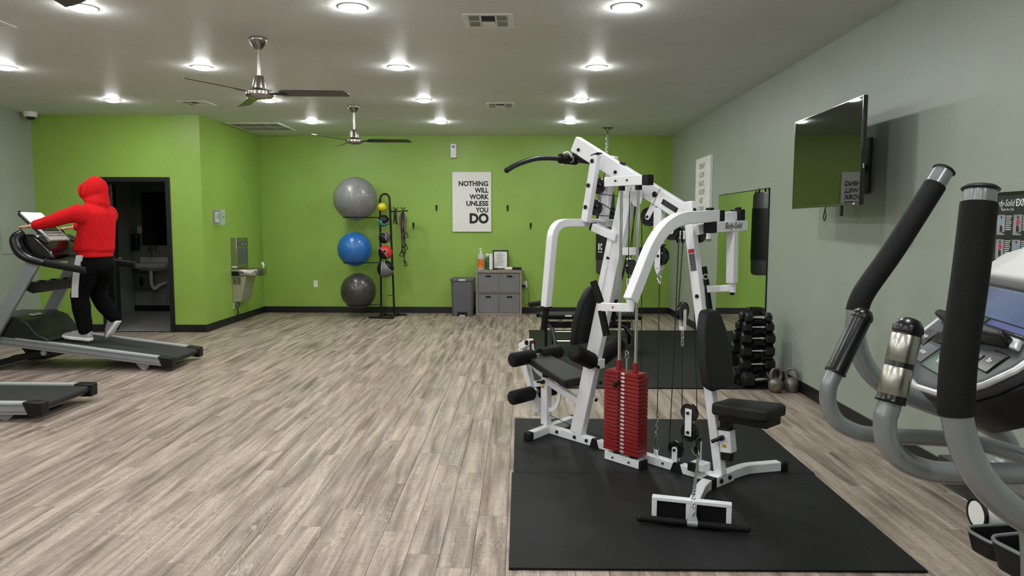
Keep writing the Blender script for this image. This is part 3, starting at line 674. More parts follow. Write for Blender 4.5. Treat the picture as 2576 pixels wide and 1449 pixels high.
# emblem on the bag
o = B(); pts = []
for k in range(9):
    a = math.radians(-150+k*0.0)
def bagpt(sx_, z_, r_=BR+0.0045):
    a = -PI/2-0.70+sx_/r_; return (r_*math.cos(a), r_*math.sin(a), z_)
def patch(name, sa, sb, z0, z1, n_=6):
    b = B()
    for k in range(n_):
        a_, b_ = sa+(sb-sa)*k/n_, sa+(sb-sa)*(k+1)/n_
        b.add([bagpt(a_, z0), bagpt(b_, z0), bagpt(b_, z1), bagpt(a_, z1)], [(0, 1, 2, 3)])
    return b.build(name, whitep, t)
em = B()
c_out = [(-0.035, 1.13), (0.035, 1.13), (0.035, 1.165), (0.014, 1.165), (0.014, 1.15), (-0.014, 1.15), (-0.014, 1.215), (0.014, 1.215), (0.014, 1.20), (0.035, 1.20), (0.035, 1.235), (-0.035, 1.235)]
em.add([bagpt(a_, z_) for a_, z_ in c_out], [tuple(range(12))]); em.build('printed_emblem', whitep, t)
patch('emblem_center', -0.005, 0.012, 1.17, 1.195, 2); patch('emblem_line', -0.04, 0.04, 1.095, 1.108)

# ------------------------------------------------------------------ left niche wall: fountain, thermostat
t = thing('water_fountain', 'stainless steel water fountain and bottle filler on the green side wall', 'water fountain', (XN, 11.1, 0))
b = B(); b.box(0.001, 0.09, -0.22, 0.23, 0.84, 1.31); fil = b.build('bottle_filler', steel, t, 0.006)
B().box(0.089, 0.093, -0.15, 0.21, 0.90, 1.15).build('filler_alcove', greyp, t, 0.004)
B().box(0.088, 0.1, -0.16, 0.22, 1.18, 1.25).build('control_strip', greyp, t, 0.006)
for yy in (-0.02, 0.1): B().ball((0.1, yy, 1.215), 0.008, 10, 8).build('indicator_light', whitep, t)
B().box(0.092, 0.12, -0.005, 0.02, 1.12, 1.14).build('spout', chrome, t, 0.003)
B().box(0.01, 0.085, -0.2215, -0.219, 0.855, 0.88).build('notice_label', whitep, t)
def bas(z, e=0.0):
    p = [(0.002, -0.24-e), (0.30+e, -0.24-e), (0.38+e, -0.21-e), (0.43+e, -0.12), (0.44+e, 0.06), (0.40+e, 0.17+e), (0.33+e, 0.23+e), (0.002, 0.23+e)]
    return [(x_, y_, z) for x_, y_ in p]
B().loft([bas(0.725, -0.012), bas(0.735), bas(0.825), bas(0.835, -0.006)]).build('basin_housing', steel, t, 0.006, 3)
B().lathe([(0.0, -0.004), (0.12, -0.002), (0.165, 0.004), (0.17, 0.0)], (0.24, 0.02, 0.838), n=28).build('basin_bowl', chrome, t)
b = B(); b.tube(spline([(0.36, 0.13, 0.835), (0.37, 0.13, 0.87), (0.36, 0.13, 0.90), (0.335, 0.13, 0.905)]), [0.012]*16, 10); b.ball((0.355, 0.13, 0.90), (0.022, 0.018, 0.026), 12, 8); b.build('bubbler', whitep, t)
for x_ in (0.16, 0.36): B().box(x_-0.045, x_+0.035 if x_ < 0.3 else x_+0.02, -0.246+(0.03 if x_ > 0.3 else 0), -0.238+(0.03 if x_ > 0.3 else 0), 0.765, 0.80).build('push_pad', greyp, t, 0.004)
B().hexa([(0.002, -0.22, 0.33), (0.13, -0.22, 0.33), (0.13, 0.2, 0.33), (0.002, 0.2, 0.33)], [(0.002, -0.22, 0.725), (0.22, -0.22, 0.725), (0.22, 0.2, 0.725), (0.002, 0.2, 0.725)]).build('lower_cabinet', mat('beige_steel', (178, 172, 158), 0.4, metal=0.4), t, 0.004)
b = B(); 
B().box(0.01, 0.125, -0.243, -0.24, 0.735, 0.80).build('vent_louvre', blk, t)
for k in range(7):
    for x_ in (0.015, 0.08): B().box(x_, x_+0.055, -0.2235, -0.22, 0.60+k*0.017, 0.608+k*0.017).build('louvre_slot', blk, t)
b = B(); b.tube(spline([(0.05, -0.1, 0.33), (0.055, -0.12, 0.25), (0.04, -0.15, 0.2), (0.06, -0.14, 0.15), (0.035, -0.16, 0.11), (0.05, -0.15, 0.2), (0.01, -0.17, 0.27)]), 0.006, 8); b.build('power_cable', cable, t)
t = thing('thermostat_guard', 'clear locking box over a white thermostat on the green side wall', 'thermostat', (XN, 10.40, 1.62))
B().box(0.001, 0.004, -0.12, 0.13, -0.1, 0.1).build('back_plate', greyp, t)
B().box(0.004, 0.035, -0.09, 0.02, -0.075, 0.075).build('thermostat_body', whitep, t, 0.006)
B().box(0.0355, 0.037, -0.06, -0.01, -0.03, 0.05).build('display', greyp, t)
b = B(); b.box(0.001, 0.07, -0.13, -0.127, -0.11, 0.11); b.box(0.067, 0.07, -0.127, 0.137, -0.11, 0.11); b.box(0.001, 0.07, 0.134, 0.137, -0.11, 0.11); b.box(0.001, 0.067, -0.127, 0.134, 0.107, 0.11); b.build('clear_cover', clear, t)
B().cyl((0.07, 0.06, 0.0), (0.085, 0.06, 0.0), 0.009, 12).build('lock', nickel, t)
# left wall panel
t = thing('electrical_panel', 'grey painted electrical panel flush on the far left wall', 'panel', (XL, 9.45, 1.6))
B().box(0.0005, 0.012, -0.22, 0.22, -0.48, 0.52).build('panel_door', greyw, t, 0.003)
B().box(0.0125, 0.02, 0.12, 0.16, 0.02, 0.09).build('latch', blk, t, 0.002)

# restroom fittings
t = thing('wall_sink', 'white wall-hung sink in the dark restroom', 'sink', (-6.33, 12.37, 0.0))
sinkm = mat('sink_ceramic', (235, 235, 238), 0.25)
b = B(); b.loft([[(x_*0.55, y_*0.6, 0.72) for x_, y_ in ((-0.3, 0), (-0.3, -0.3), (-0.2, -0.42), (0.2, -0.42), (0.3, -0.3), (0.3, 0))], [(x_*0.95, y_*0.95, 0.79) for x_, y_ in ((-0.3, 0), (-0.3, -0.3), (-0.2, -0.42), (0.2, -0.42), (0.3, -0.3), (0.3, 0))], [(x_, y_, 0.86) for x_, y_ in ((-0.3, 0), (-0.3, -0.3), (-0.2, -0.42), (0.2, -0.42), (0.3, -0.3), (0.3, 0))]])
b.build('basin', sinkm, t, 0.02, 4)
B().box(-0.26, 0.26, -0.06, 0, 0.85, 0.95).build('splash_ledge', sinkm, t, 0.015, 3)
for x_ in (-0.06, 0.06):
    b = B(); b.tube(spline([(x_, -0.05, 0.95), (x_, -0.05, 1.08), (x_, -0.1, 1.12), (x_, -0.15, 1.07)]), 0.012, 10); b.build('faucet', chrome, t)
b = B(); b.tube(fillet([(0, -0.2, 0.73), (0, -0.2, 0.48), (0.05, -0.2, 0.40), (0.10, -0.15, 0.47), (0.16, -0.02, 0.5)], 0.05), 0.03, 12); b.build('drain_trap', sinkm, t)
o = tag(B().box(-0.24, 0.24, -0.006, 0, 0, 0.92).build('restroom_mirror', blkg, None, 0.002), 'dark mirror above the restroom sink', 'mirror'); o.location = (-6.33, 12.395, 1.15)
t = thing('soap_dispenser', 'black soap dispenser on the restroom wall left of the mirror', 'dispenser', (-6.66, 12.38, 1.06))
B().box(-0.06, 0.06, -0.11, 0, 0, 0.29).build('case', blkg, t, 0.02, 3); B().box(-0.025, 0.025, -0.12, -0.1, 0.02, 0.05).build('lever', blk, t, 0.004)
t = thing('waste_bin', 'small dark wall bin under the restroom sink', 'bin', (-6.53, 12.36, 0.40))
B().box(-0.12, 0.12, -0.14, 0, 0, 0.28).build('bin_body', greyp, t, 0.01); B().box(-0.03, 0.03, -0.145, -0.139, 0.06, 0.2).build('window', blkg, t)
o = tag(B().box(-0.04, 0.04, -0.01, 0, -0.06, 0.06).build('light_switch', whitep, None, 0.003), 'light switch plate on the restroom back wall', 'switch'); o.location = (-6.71+0.1, 12.39, 1.42)

# ------------------------------------------------------------------ right wall: sign, mirror, television, poster
t = thing('wall_canvas', 'tall narrow-looking white canvas on the right wall starting DONT LOOK BACK', 'poster', (XR, 10.0, 1.33))
t['label'] = "white canvas on the grey right wall starting with the words DON'T LOOK BACK"
B().box(-0.04, -0.001, -0.39, 0.39, 0, 1.12).build('canvas', offw, t, 0.003)
for k, s in enumerate(("DON'T", 'LOOK', 'BACK.', "YOU'RE", 'NOT', 'GOING', 'THAT', 'WAY.')):
    w = {0: .30, 1: .27, 2: .27, 3: .33, 4: .19, 5: .32, 6: .27, 7: .25}[k]
    text('lettering', s, .105, ink, t, (-0.0405, 0.03, 0.965-k*0.118), (0, -1, 0), (0, 0, 1), 'CENTER', -0.004, width=w)

t = thing('wall_mirror', 'frameless mirror on the right wall reflecting the green wall and punching bag', 'mirror', (XR, 8.325, 0.115))
B().box(-0.012, -0.002, -0.925, 0.935, 0.0, 1.785).build('mirror_backing', blk, t)
B().box(-0.0135, -0.0121, -0.915, 0.925, 0.01, 1.775).build('glass', mirror, t)
for y in (-0.6, 0.6): B().box(-0.018, -0.002, y-0.02, y+0.02, 1.772, 1.795).build('mirror_clip', nickel, t, 0.001)

t = thing('television', 'black flat screen television on an arm on the grey right wall', 'television', (2.25, 5.39, 1.65), math.radians(-1.5))
B().box(0.004, 0.03, -0.625, 0.625, 0, 0.712).build('television_body', blkg, t, 0.004)
B().box(0.03, 0.07, -0.42, 0.42, 0.05, 0.45).build('rear_housing', blk, t, 0.01)
b = B()
for (a, c, d, e) in ((-0.625, 0.625, 0, 0.018), (-0.625, 0.625, 0.704, 0.712), (-0.625, -0.617, 0.018, 0.704), (0.617, 0.625, 0.018, 0.704)): b.box(-0.001, 0.006, a, c, d, e)
b.build('bezel', blkg, t, 0.001)
B().box(0.0005, 0.005, -0.617, 0.617, 0.018, 0.704).build('screen', screenm, t)
B().box(0.012, 0.02, -0.627, -0.6245, 0.24, 0.27).build('brand_plate', silver, t)
o = B().box(-0.0018, -0.0008, -0.56, -0.53, 0.005, 0.013).build('brand_mark', whitep, t)
b = B(); b.beam((0.07, -0.05, 0.3), (0.2, 0.18, 0.3), 0.03, 0.06, (0, 0, 1)); b.beam((0.2, 0.18, 0.3), (0.30, 0.0, 0.3), 0.03, 0.06, (0, 0, 1)); b.box(0.288, 0.300, -0.12, 0.12, 0.1, 0.5); b.build('wall_arm', blk, t, 0.003)
b = B(); b.tube(spline([(0.03, 0.0, 0.0), (0.03, 0.02, -0.03), (0.03, 0.035, -0.08), (0.03, 0.01, -0.1), (0.03, -0.01, -0.06), (0.03, 0.01, -0.03)]), 0.004, 6); b.build('loose_cable', cable, t)
b = B(); b.box(0.02, 0.035, -0.30, -0.275, -0.07, 0.0); b.build('cable_end', blk, t, 0.004)

t = thing('exercise_chart', 'black framed exercise chart on the right wall at the edge of the photo', 'poster', (XR, 3.50, 0.82))
B().box(-0.02, -0.001, -0.42, 0.43, 0, 0.87).build('chart_board', blkg, t, 0.002)
chartm = mat('chart_print', (22, 28, 24), 0.45, var=0.1)
B().box(-0.0215, -0.0201, -0.40, 0.41, 0.02, 0.85).build('chart_print', chartm, t)
text('chart_title', 'Body-Solid', .05, whitep, t, (-0.0218, 0.30, 0.795), (0, -1, 0), (0, 0, 1), 'CENTER', 0.006, shear=0.3, width=.16)
text('chart_title', 'EXM2500', .05, whitep, t, (-0.0218, 0.21, 0.795), (0, -1, 0), (0, 0, 1), 'LEFT', 0.03, width=.155)
text('chart_subtitle', 'Built for Life', .019, whitep, t, (-0.0218, 0.27, 0.772), (0, -1, 0), (0, 0, 1), 'CENTER', 0.006)
bluec = mat('printed_blue', (110, 160, 190), 0.5); redc = mat('printed_red', (200, 40, 60), 0.5)
for r_ in range(5):
    for c_ in range(6):
        y0 = 0.345-c_*0.125; z0 = 0.645-r_*0.128
        ph = B().box(-0.0225, -0.0216, y0-0.062, y0, z0, z0+0.105).build('chart_photo', wsc, t)
        px = y0-0.033; cc = redc if (r_+c_) % 2 else bluec
        b = B(); b.ball((-0.0229, px, z0+0.068), (0.0004, 0.010, 0.019), 12, 8); b.ball((-0.0229, px-0.008, z0+0.066), (0.0004, 0.011, 0.005), 10, 6); b.build('printed_figure', cc, ph)
        b = B(); b.ball((-0.0229, px+0.001, z0+0.092), (0.0004, 0.006, 0.007), 10, 8); b.ball((-0.0228, px+0.004, z0+0.034), (0.0004, 0.006, 0.022), 10, 8); b.ball((-0.0228, px-0.006, z0+0.030), (0.0004, 0.005, 0.02), 10, 8); b.box(-0.0231, -0.0226, px-0.028, px-0.012, z0+0.008, z0+0.016); b.build('printed_detail', ink, ph)
        b = B()
        for k in range(8): b.box(-0.0222, -0.0217, y0-0.112+0.012*((k*7+c_) % 3)/3, y0-0.068, z0+0.096-k*0.010, z0+0.100-k*0.010)
        b.build('chart_caption', whitep, t)

# low things on the floor at the right wall
t = thing('leaning_panel', 'long black panel with a metal edge lying against the foot of the right wall', 'panel', (2.49, 3.62, 0))
B().box(-0.02, 0.05, -0.62, 0.52, 0.004, 0.17).build('panel_board', blkg, t, 0.003)
B().box(-0.034, -0.02, -0.62, 0.52, 0.0, 0.012).build('metal_edge', chrome, t, 0.002)

# ------------------------------------------------------------------ dumbbells and kettlebells
def dumbbell(L, R, hl, label):
    t = thing('hex_dumbbell', label, 'dumbbell', (0, 0, 0), 0, 'black hex dumbbells with chrome handles')
    for sg in (-1, 1):
        def ring(x_, r_): return [(x_, r_*math.cos(math.radians(60*k+30)), r_*math.sin(math.radians(60*k+30))) for k in range(6)]
        x0 = sg*hl/2; x1 = sg*L/2
        B().loft([ring(x0, R*0.8), ring(x0+sg*0.012, R), ring(x1-sg*0.012, R), ring(x1, R*0.72)]).build('dumbbell_head', hexr, t, 0.002)
    pr = []
    for k in range(11):
        u = -1+k/5; pr.append((0.0165-0.0045*abs(math.cos(u*PI*1.0))*0+0.003*math.cos(u*PI*0.5)-0.0045*(0.8 < abs(u) < 0.95), u*(hl/2+0.003)))
    B().lathe([(0, pr[0][1])]+pr+[(0, pr[-1][1])], (0, 0, 0), (1, 0, 0), 12).build('grip', chrome, t)
    return t
t = thing('dumbbell_rack', 'black vertical dumbbell rack tower in front of the wall mirror', 'rack', (2.26, 6.86, 0))
for y in (-0.03, 0.10):
    b = B(); b.beam((0, y*0.5-0.03, 0.05), (0, y*0.1-0.05, 0.72), 0.075, 0.015, (1, 0, 0)); b.build('upright', blk, t, 0.004)
b = B(); b.box(-0.2, 0.2, -0.2, -0.14, 0.0125, 0.05); b.box(-0.2, 0.2, 0.2, 0.26, 0.0125, 0.05); b.box(-0.03, 0.03, -0.14, 0.2, 0.0125, 0.05); b.build('base', blk, t, 0.004)
tiers = [(0.643, 0.246, 0.050, 0.122), (0.553, 0.288, 0.054, 0.130), (0.445, 0.313, 0.061, 0.130), (0.324, 0.310, 0.064, 0.124), (0.196, 0.325, 0.064, 0.130)]
back_dy = (0.115, 0.13, 0.165, 0.185, 0.215)
nm_ = ('top', 'second', 'third', 'fourth', 'fifth')
for k, (z, L_, R_, hl) in enumerate(tiers):
    b = B(); yb_ = -0.11+back_dy[k]; b.box(-0.045, 0.045, -0.15, yb_+0.045, z-R_*0.87-0.006, z-R_*0.87)
    for y in (-0.15, yb_+0.04): b.box(-0.045, 0.045, y-0.004, y+0.004, z-R_*0.87, z-0.015)
    b.build('cradle', blk, t, 0.002)
    d = dumbbell(L_, R_, hl, 'hex dumbbell with chrome handle in front on the %s tier of the rack' % nm_[k]); d.location = (2.262, 6.75, z)
    dup(d, (2.245-0.008*k, 6.75+back_dy[k], z), 0, 'hex dumbbell behind the front one on the %s tier of the rack' % nm_[k])
b = B(); b.box(-0.07, 0.07, -0.05, 0.04, 0.70, 0.73); b.build('top_cap', blkg, t, 0.006)
d = dumbbell(0.33, 0.074, 0.125, 'large hex dumbbell on the floor below the rack, nearest the kettlebells'); d.location = (2.24, 6.60, 0.078); d.rotation_euler = (0, 0, 0.10)
dup(d, (2.20, 6.79, 0.078), 0.05, 'large hex dumbbell on the floor directly under the rack tower')
dup(d, (2.15, 6.98, 0.078), 0.12, 'large hex dumbbell on the floor at the back foot of the rack')
t = thing('foam_loop', 'blue and pink foam item on the mat left of the dumbbell rack', 'exercise aid', (1.98, 7.05, 0.0125))
b = B(); b.tube(spline([(0, 0, 0.03), (-0.03, 0, 0.10), (-0.01, 0, 0.2), (0.04, 0, 0.22)]), 0.02, 10); b.build('blue_loop', mat('royal_blue_rubber', (20, 50, 200), 0.4), t)
b = B(); b.tube(spline([(0.0, -0.03, 0.05), (0.04, -0.04, 0.02), (0.09, -0.03, 0.03), (0.1, -0.03, 0.09)]), 0.014, 10); b.build('pink_loop', mat('pink_rubber', (220, 120, 150), 0.5), t)
t = thing('weight_block', 'small flat black block on the mat left of the dumbbell rack', 'weight', (2.0, 6.8, 0.0125))
B().box(-0.08, 0.08, -0.05, 0.05, 0, 0.045).build('block_body', hexr, t, 0.006); B().box(-0.06, 0.06, -0.03, 0.03, 0.0455, 0.048).build('block_face', greyp, t)

def kettlebell(loc, rot, label):
    t = thing('kettlebell', label, 'kettlebell', loc, rot, 'cast iron kettlebells')
    R_ = 0.068
    B().lathe([(0, 0), (0.04, 0), (0.052, 0.008), (0.064, 0.035), (R_, 0.065), (0.064, 0.092), (0.05, 0.118), (0.03, 0.13), (0, 0.135)], n=32).build('bell', iron, t, angle=70)
    pts = spline([(-0.036, 0, 0.105), (-0.047, 0, 0.14), (-0.049, 0, 0.17), (-0.034, 0, 0.203), (0, 0, 0.216), (0.034, 0, 0.203), (0.049, 0, 0.17), (0.047, 0, 0.14), (0.036, 0, 0.105)], 4)
    n_ = len(pts); B().tube(pts, [0.0165-0.004*math.sin(PI*i/(n_-1)) for i in range(n_)], 12).build('handle', iron, t, angle=70)
    B().lathe([(0, 0), (0.026, 0), (0.028, 0.002), (0, 0.002)], (-0.03, -0.058, 0.06), (-0.45, -0.89, -0.05), 20).build('face_disc', iron, t)
kettlebell((2.335, 6.44, 0.0003), 0.15, 'cast iron kettlebell left of the pair by the dumbbell rack')
kettlebell((2.482, 6.45, 0.0003), -0.6, 'cast iron kettlebell next to the baseboard, right of the pair')

# ------------------------------------------------------------------ weight bench behind the gym
t = thing('weight_bench', 'black upholstered bench with curved tube legs behind the white gym', 'bench', (0.84, 8.6, 0.0125))
B().box(-0.60, 0.57, -0.14, 0.14, 0.405, 0.445).build('bench_pad', vinyl, t, 0.015, 3)
B().box(-0.58, 0.55, -0.10, 0.10, 0.375, 0.404).build('pad_board', blk, t, 0.004)
B().beam((-0.52, 0, 0.30), (0.50, 0, 0.30), 0.06, 0.075, (0, 1, 0)).build('main_rail', blk, t, 0.004)
for x_ in (-0.35, -0.1, 0.2): B().box(x_-0.02, x_+0.02, -0.03, 0.03, 0.33, 0.376).build('pad_bracket', galv, t, 0.002)
for sy in (-1, 1):
    B().tube(spline([(-0.50, sy*0.05, 0.32), (-0.455, sy*0.14, 0.27), (-0.425, sy*0.2, 0.15), (-0.415, sy*0.24, 0.03)]), 0.025, 12).build('leg', mat('dark_grey_enamel_%d' % (sy+1), (60, 62, 62), 0.3, metal=0.4) if sy < 0 else blk, t)
    B().tube(spline([(0.30, sy*0.05, 0.32), (0.42, sy*0.12, 0.29), (0.50, sy*0.2, 0.18), (0.52, sy*0.24, 0.03)]), 0.025, 12).build('leg', blk, t)
B().cyl((-0.53, -0.16, 0.38), (-0.53, -0.16, 0.0), 0.018).build('front_post', blk, t); B().lathe([(0, 0), (0.045, 0), (0.04, 0.012), (0, 0.012)], (-0.53, -0.16, 0), n=16).build('foot_pad', blk, t)
for x0, x1, y, z in ((-0.42, -0.18, -0.2, 0.13), (0.1, 0.5, 0.2, 0.12), (-0.42, -0.2, -0.05, 0.22)): B().cyl((x0, y, z), (x1, y, z), 0.008, 10).build('chrome_bar', chrome, t)
B().cyl((-0.62, -0.1, 0.42), (-0.62, 0.1, 0.42), 0.022).build('end_roller', foam, t); B().cyl((0.60, -0.1, 0.39), (0.60, 0.1, 0.39), 0.022).build('end_roller', foam, t)
B().box(-0.30, -0.22, -0.1415, -0.140, 0.415, 0.435).build('maker_tag', whitep, t)

# ------------------------------------------------------------------ multi-station gym (local axes: x along the machine towards the camera's right, y across it, z up)
GL, GR = (0.253, 5.043, 0.0), math.radians(-47)
gym = thing('multi_station_gym', 'large white multi-station cable gym with black pads and a red weight stack', 'exercise machine', GL, GR)
Z0 = 0.0135
def bolt(parent, p, axis, r=0.013): return B().lathe([(0, 0), (r, 0), (r, 0.006), (r*0.7, 0.011), (0, 0.012)], p, axis, 10).build('bolt', blk, parent)
bb = B().box(-0.04, 1.36, -0.026, 0.026, Z0, 0.068).build('base_beam', white, gym, 0.004)
for u, m_ in ((0.40, 0.04), (1.06, 0.045)): B().hexa([(u-m_, -0.029, Z0-0.0005), (u+m_, -0.029, Z0-0.0005), (u+m_, 0.029, Z0-0.0005), (u-m_, 0.029, Z0-0.0005)], [(u-m_*0.5, -0.029, 0.071), (u+m_*0.5, -0.029, 0.071), (u+m_*0.5, 0.029, 0.071), (u-m_*0.5, 0.029, 0.071)]).build('joint_collar', rubber, bb)
for u in (0.05, 0.22, 0.33, 0.52, 0.96): bolt(bb, (u, -0.0265, 0.045), (0, -1, 0), 0.012 if u < 0.5 else 0.007)
rs = B().path([(-0.02, -0.23, 0.041), (-0.06, 0.0, 0.041), (-0.10, 0.30, 0.041)], 0.056, 0.055, (0, 0, 1)).build('rear_stabilizer', white, gym, 0.004)
B().beam((-0.015, -0.265, 0.041), (-0.022, -0.215, 0.041), 0.062, 0.06, (0, 0, 1)).build('end_cap', rubber, rs, 0.01, 3)
B().beam((-0.10, 0.29, 0.041), (-0.107, 0.34, 0.041), 0.062, 0.06, (0, 0, 1)).build('end_cap', rubber, rs, 0.01, 3)
# seat station (left)
po = B().box(-0.118, -0.056, -0.026, 0.026, 0.066, 0.415).build('seat_post', white, gym, 0.004)
B().box(-0.056, -0.0535, -0.006, 0.004, 0.375, 0.39).build('post_hole', blk, po)
B().box(-0.108, -0.082, -0.0268, -0.026, 0.335, 0.355).build('warning_sticker', amber, po)
b = B(); b.cyl((-0.085, -0.027, 0.385), (-0.085, -0.05, 0.385), 0.014); b.cyl((-0.085, -0.045, 0.387), (-0.13, -0.05, 0.38), 0.009); b.build('adjust_knob', blk, po)
B().box(-0.108, -0.066, -0.02, 0.02, 0.415, 0.50).build('seat_tube', blk, gym, 0.002)
B().beam((-0.115, 0, 0.37), (-0.20, -0.0, 0.345), 0.04, 0.045, (0, 1, 0)).build('lever_bracket', white, gym, 0.003)
B().beam((-0.06, 0.0, 0.385), (0.27, 0.0, 0.285), 0.04, 0.045, (0, 1, 0)).build('seat_brace', white, gym, 0.003)
def pad(name, rings, m=vinyl, bevel=0.014): return B().loft(rings).build(name, m, gym, bevel, 4)
def seat_ring(x_, z0, z1, hw): return [(x_, -hw, z0), (x_, hw, z0), (x_, hw, z1), (x_, -hw, z1)]
pad('seat_pad', [seat_ring(-0.175, 0.510, 0.562, 0.098), seat_ring(-0.16, 0.507, 0.562, 0.108), seat_ring(0.20, 0.413, 0.468, 0.140), seat_ring(0.235, 0.405, 0.46, 0.125)])
B().loft([seat_ring(-0.13, 0.485, 0.508, 0.08), seat_ring(0.2, 0.395, 0.416, 0.1)]).build('seat_board', blk, gym, 0.003)
# leg developer
lv = B().path([(-0.345, 0, 0.60), (-0.17, 0, 0.14)], 0.05, 0.045, (0, 1, 0)).build('leg_lever', white, gym, 0.004)
B().beam((-0.35, 0, 0.605), (-0.245, 0.0, 0.655), 0.064, 0.05, (0, 1, 0)).build('lever_head', white, lv, 0.008, 3)
b = B(); b.lathe([(0, 0), (0.02, 0), (0.018, 0.006), (0, 0.006)], (-0.26, -0.033, 0.65), (0, -1, 0), 16); b.build('pivot_cap', blk, lv)
B().box(-0.235, -0.232, -0.026, 0.026, 0.56, 0.665).build('warning_label', ink, lv)
B().box(-0.2325, -0.2315, -0.02, 0.02, 0.65, 0.66).build('label_stripe', redst, lv)
B().path(spline([(-0.25, 0, 0.64), (-0.22, 0, 0.5), (-0.15, 0, 0.44), (-0.09, 0, 0.43)]), 0.02, 0.045, (0, 1, 0)).build('curved_arm', white, gym, 0.002)
B().path(spline([(-0.06, 0.0, 0.44), (0.02, 0, 0.40), (0.045, 0, 0.31), (0.015, 0, 0.22), (-0.055, 0, 0.175)]), 0.012, 0.03, (0, 1, 0)).build('cam_strap', white, gym)
def roller(p, q, r=0.052, par=gym):
    p, q = V(p), V(q); d = (q-p).normalized(); L_ = (q-p).length
    o = B().lathe([(0, 0), (r-0.016, 0), (r-0.006, 0.004), (r, 0.014), (r, L_-0.014), (r-0.006, L_-0.004), (0, L_)], p, d, 28).build('foam_roller', foam, par)
    B().lathe([(0, 0), (r-0.018, 0), (r-0.018, 0.004), (r-0.024, 0.007), (0, 0.008)], p, -d, 24).build('roller_cap', rubber, o)
    return o
for u, z in ((-0.19, 0.560), (-0.195, 0.285)):
    roller((u, -0.245, z-0.006), (u, -0.035, z)); roller((u, 0.245, z), (u, 0.035, z))
    B().cyl((u, -0.06, z), (u, 0.06, z), 0.014).build('roller_rod', galv, gym)
B().beam((-0.19, 0, 0.545), (-0.115, 0, 0.50), 0.03, 0.04, (0, 1, 0)).build('roller_bracket', white, gym, 0.003)
B().beam((-0.195, 0, 0.285), (-0.23, 0, 0.30), 0.03, 0.04, (0, 1, 0)).build('roller_bracket', white, gym, 0.003)
roller((0.40, -0.235, 0.69), (0.375, -0.03, 0.60), 0.056); roller((0.40, 0.235, 0.70), (0.375, 0.03, 0.60), 0.056)
b = B(); b.box(0.40, 0.435, -0.034, 0.034, 0.555, 0.62); b.build('roller_clamp', white, gym, 0.004)
B().cyl((0.42, -0.05, 0.585), (0.46, -0.06, 0.575), 0.011).build('clamp_knob', blk, gym)
# uprights and boom
ru = B().path([(0.225, 0, 0.066), (0.655, 0, 1.80)], 0.052, 0.108, (0, 1, 0)).build('rear_upright', white, gym, 0.005)
for u, z in ((0.365+0.028, 0.46), (0.335+0.022, 0.335), (0.59+0.028, 1.33)): bolt(ru, (u+0.028, 0.0, z), (1, 0, -0.2), 0.013)
bolt(ru, (0.50, -0.0265, 1.30), (0, -1, 0), 0.012)
B().path(spline([(0.655, -0.0275, 1.33), (0.63, -0.0275, 1.22), (0.60, -0.0275, 1.12)]), 0.001, 0.016, (0, 1, 0)).build('cable_slot', blk, ru)
bm_ = B().path([(0.178, 0, 2.06), (1.06, 0, 1.583)], 0.052, 0.104, (0, 1, 0)).build('top_boom', white, gym, 0.005)
for u, z in ((0.23, 2.015), (0.55, 1.85), (0.86, 1.70)): bolt(bm_, (u, -0.0265, z), (0, -1, 0), 0.012 if u < 0.8 else 0.018)
B().lathe([(0, 0), (0.022, 0), (0.022, 0.008), (0, 0.01)], (0.585, 0, 1.905-0.0), (0.47, 0, 0.88), 14).build('hole_plug', blk, bm_)
dirb = V((0.8825, 0, -0.477)).normalized(); nb = V((0.477, 0, 0.8825))
c_ = V((0.97, -0.0272, 1.628)); B().obb(c_, dirb*0.062, nb*0.016, (0, 0.0007, 0)).build('nameplate', ink, bm_)
for k in range(3): B().obb(c_+V((0, -0.001, 0))+nb*(0.008-k*0.008), dirb*0.045, nb*0.0012, (0, 0.0005, 0)).build('nameplate_line', greyp, bm_)
c_ = V((0.845, 0, 1.698)); B().obb(c_+dirb*0.03, dirb*0.002, nb*0.053, (0, 0.027, 0)).build('joint_line', greyp, bm_)
fu = B().path([(1.092, 0, 1.652), (1.115, 0, 1.42), (1.345, 0, 0.066)], 0.052, 0.056, (0, 1, 0)).build('front_upright', white, gym, 0.005)
bolt(fu, (1.122, 0.0, 1.60), (1, 0, 0.1), 0.015)
bolt(fu, (1.175, -0.0265, 1.10), (0, -1, 0), 0.012)
B().obb((1.137, -0.0268, 1.31), V((-0.167, 0, 0.986))*0.065, (0.021, 0, 0.0035), (0, 0.0006, 0)).build('warning_label', wsc, fu)
B().obb((1.128, -0.0276, 1.363), V((-0.167, 0, 0.986))*0.010, (0.020, 0, 0.0034), (0, 0.0004, 0)).build('label_stripe', redst, fu)
for k in range(9): B().obb((1.1325+k*0.002, -0.0276, 1.338-k*0.0105), V((-0.167, 0, 0.986))*0.003, (0.018, 0, 0.003), (0, 0.0004, 0)).build('label_line', ink, fu)
# small brackets on the seat-side of the rear upright
B().path([(0.52, -0.01, 1.435), (0.425, -0.01, 1.045)], 0.05, 0.045, (0, 1, 0)).build('pad_tube', white, gym, 0.004)
sc_ = B().beam((0.37, -0.02, 1.50), (0.575, -0.02, 1.432), 0.056, 0.052, (0, 1, 0)).build('stop_arm', white, gym, 0.004)
B().beam((0.352, -0.02, 1.506), (0.372, -0.02, 1.4995), 0.06, 0.056, (0, 1, 0)).build('rubber_stop', rubber, sc_, 0.012, 3)
ct = B().beam((0.60, -0.01, 1.345), (0.735, -0.01, 1.35), 0.05, 0.05, (0, 1, 0)).build('cross_tube', white, gym, 0.004)
B().beam((0.735, -0.01, 1.35), (0.80, -0.01, 1.352), 0.054, 0.054, (0, 1, 0)).build('end_cap', rubber, ct, 0.005)
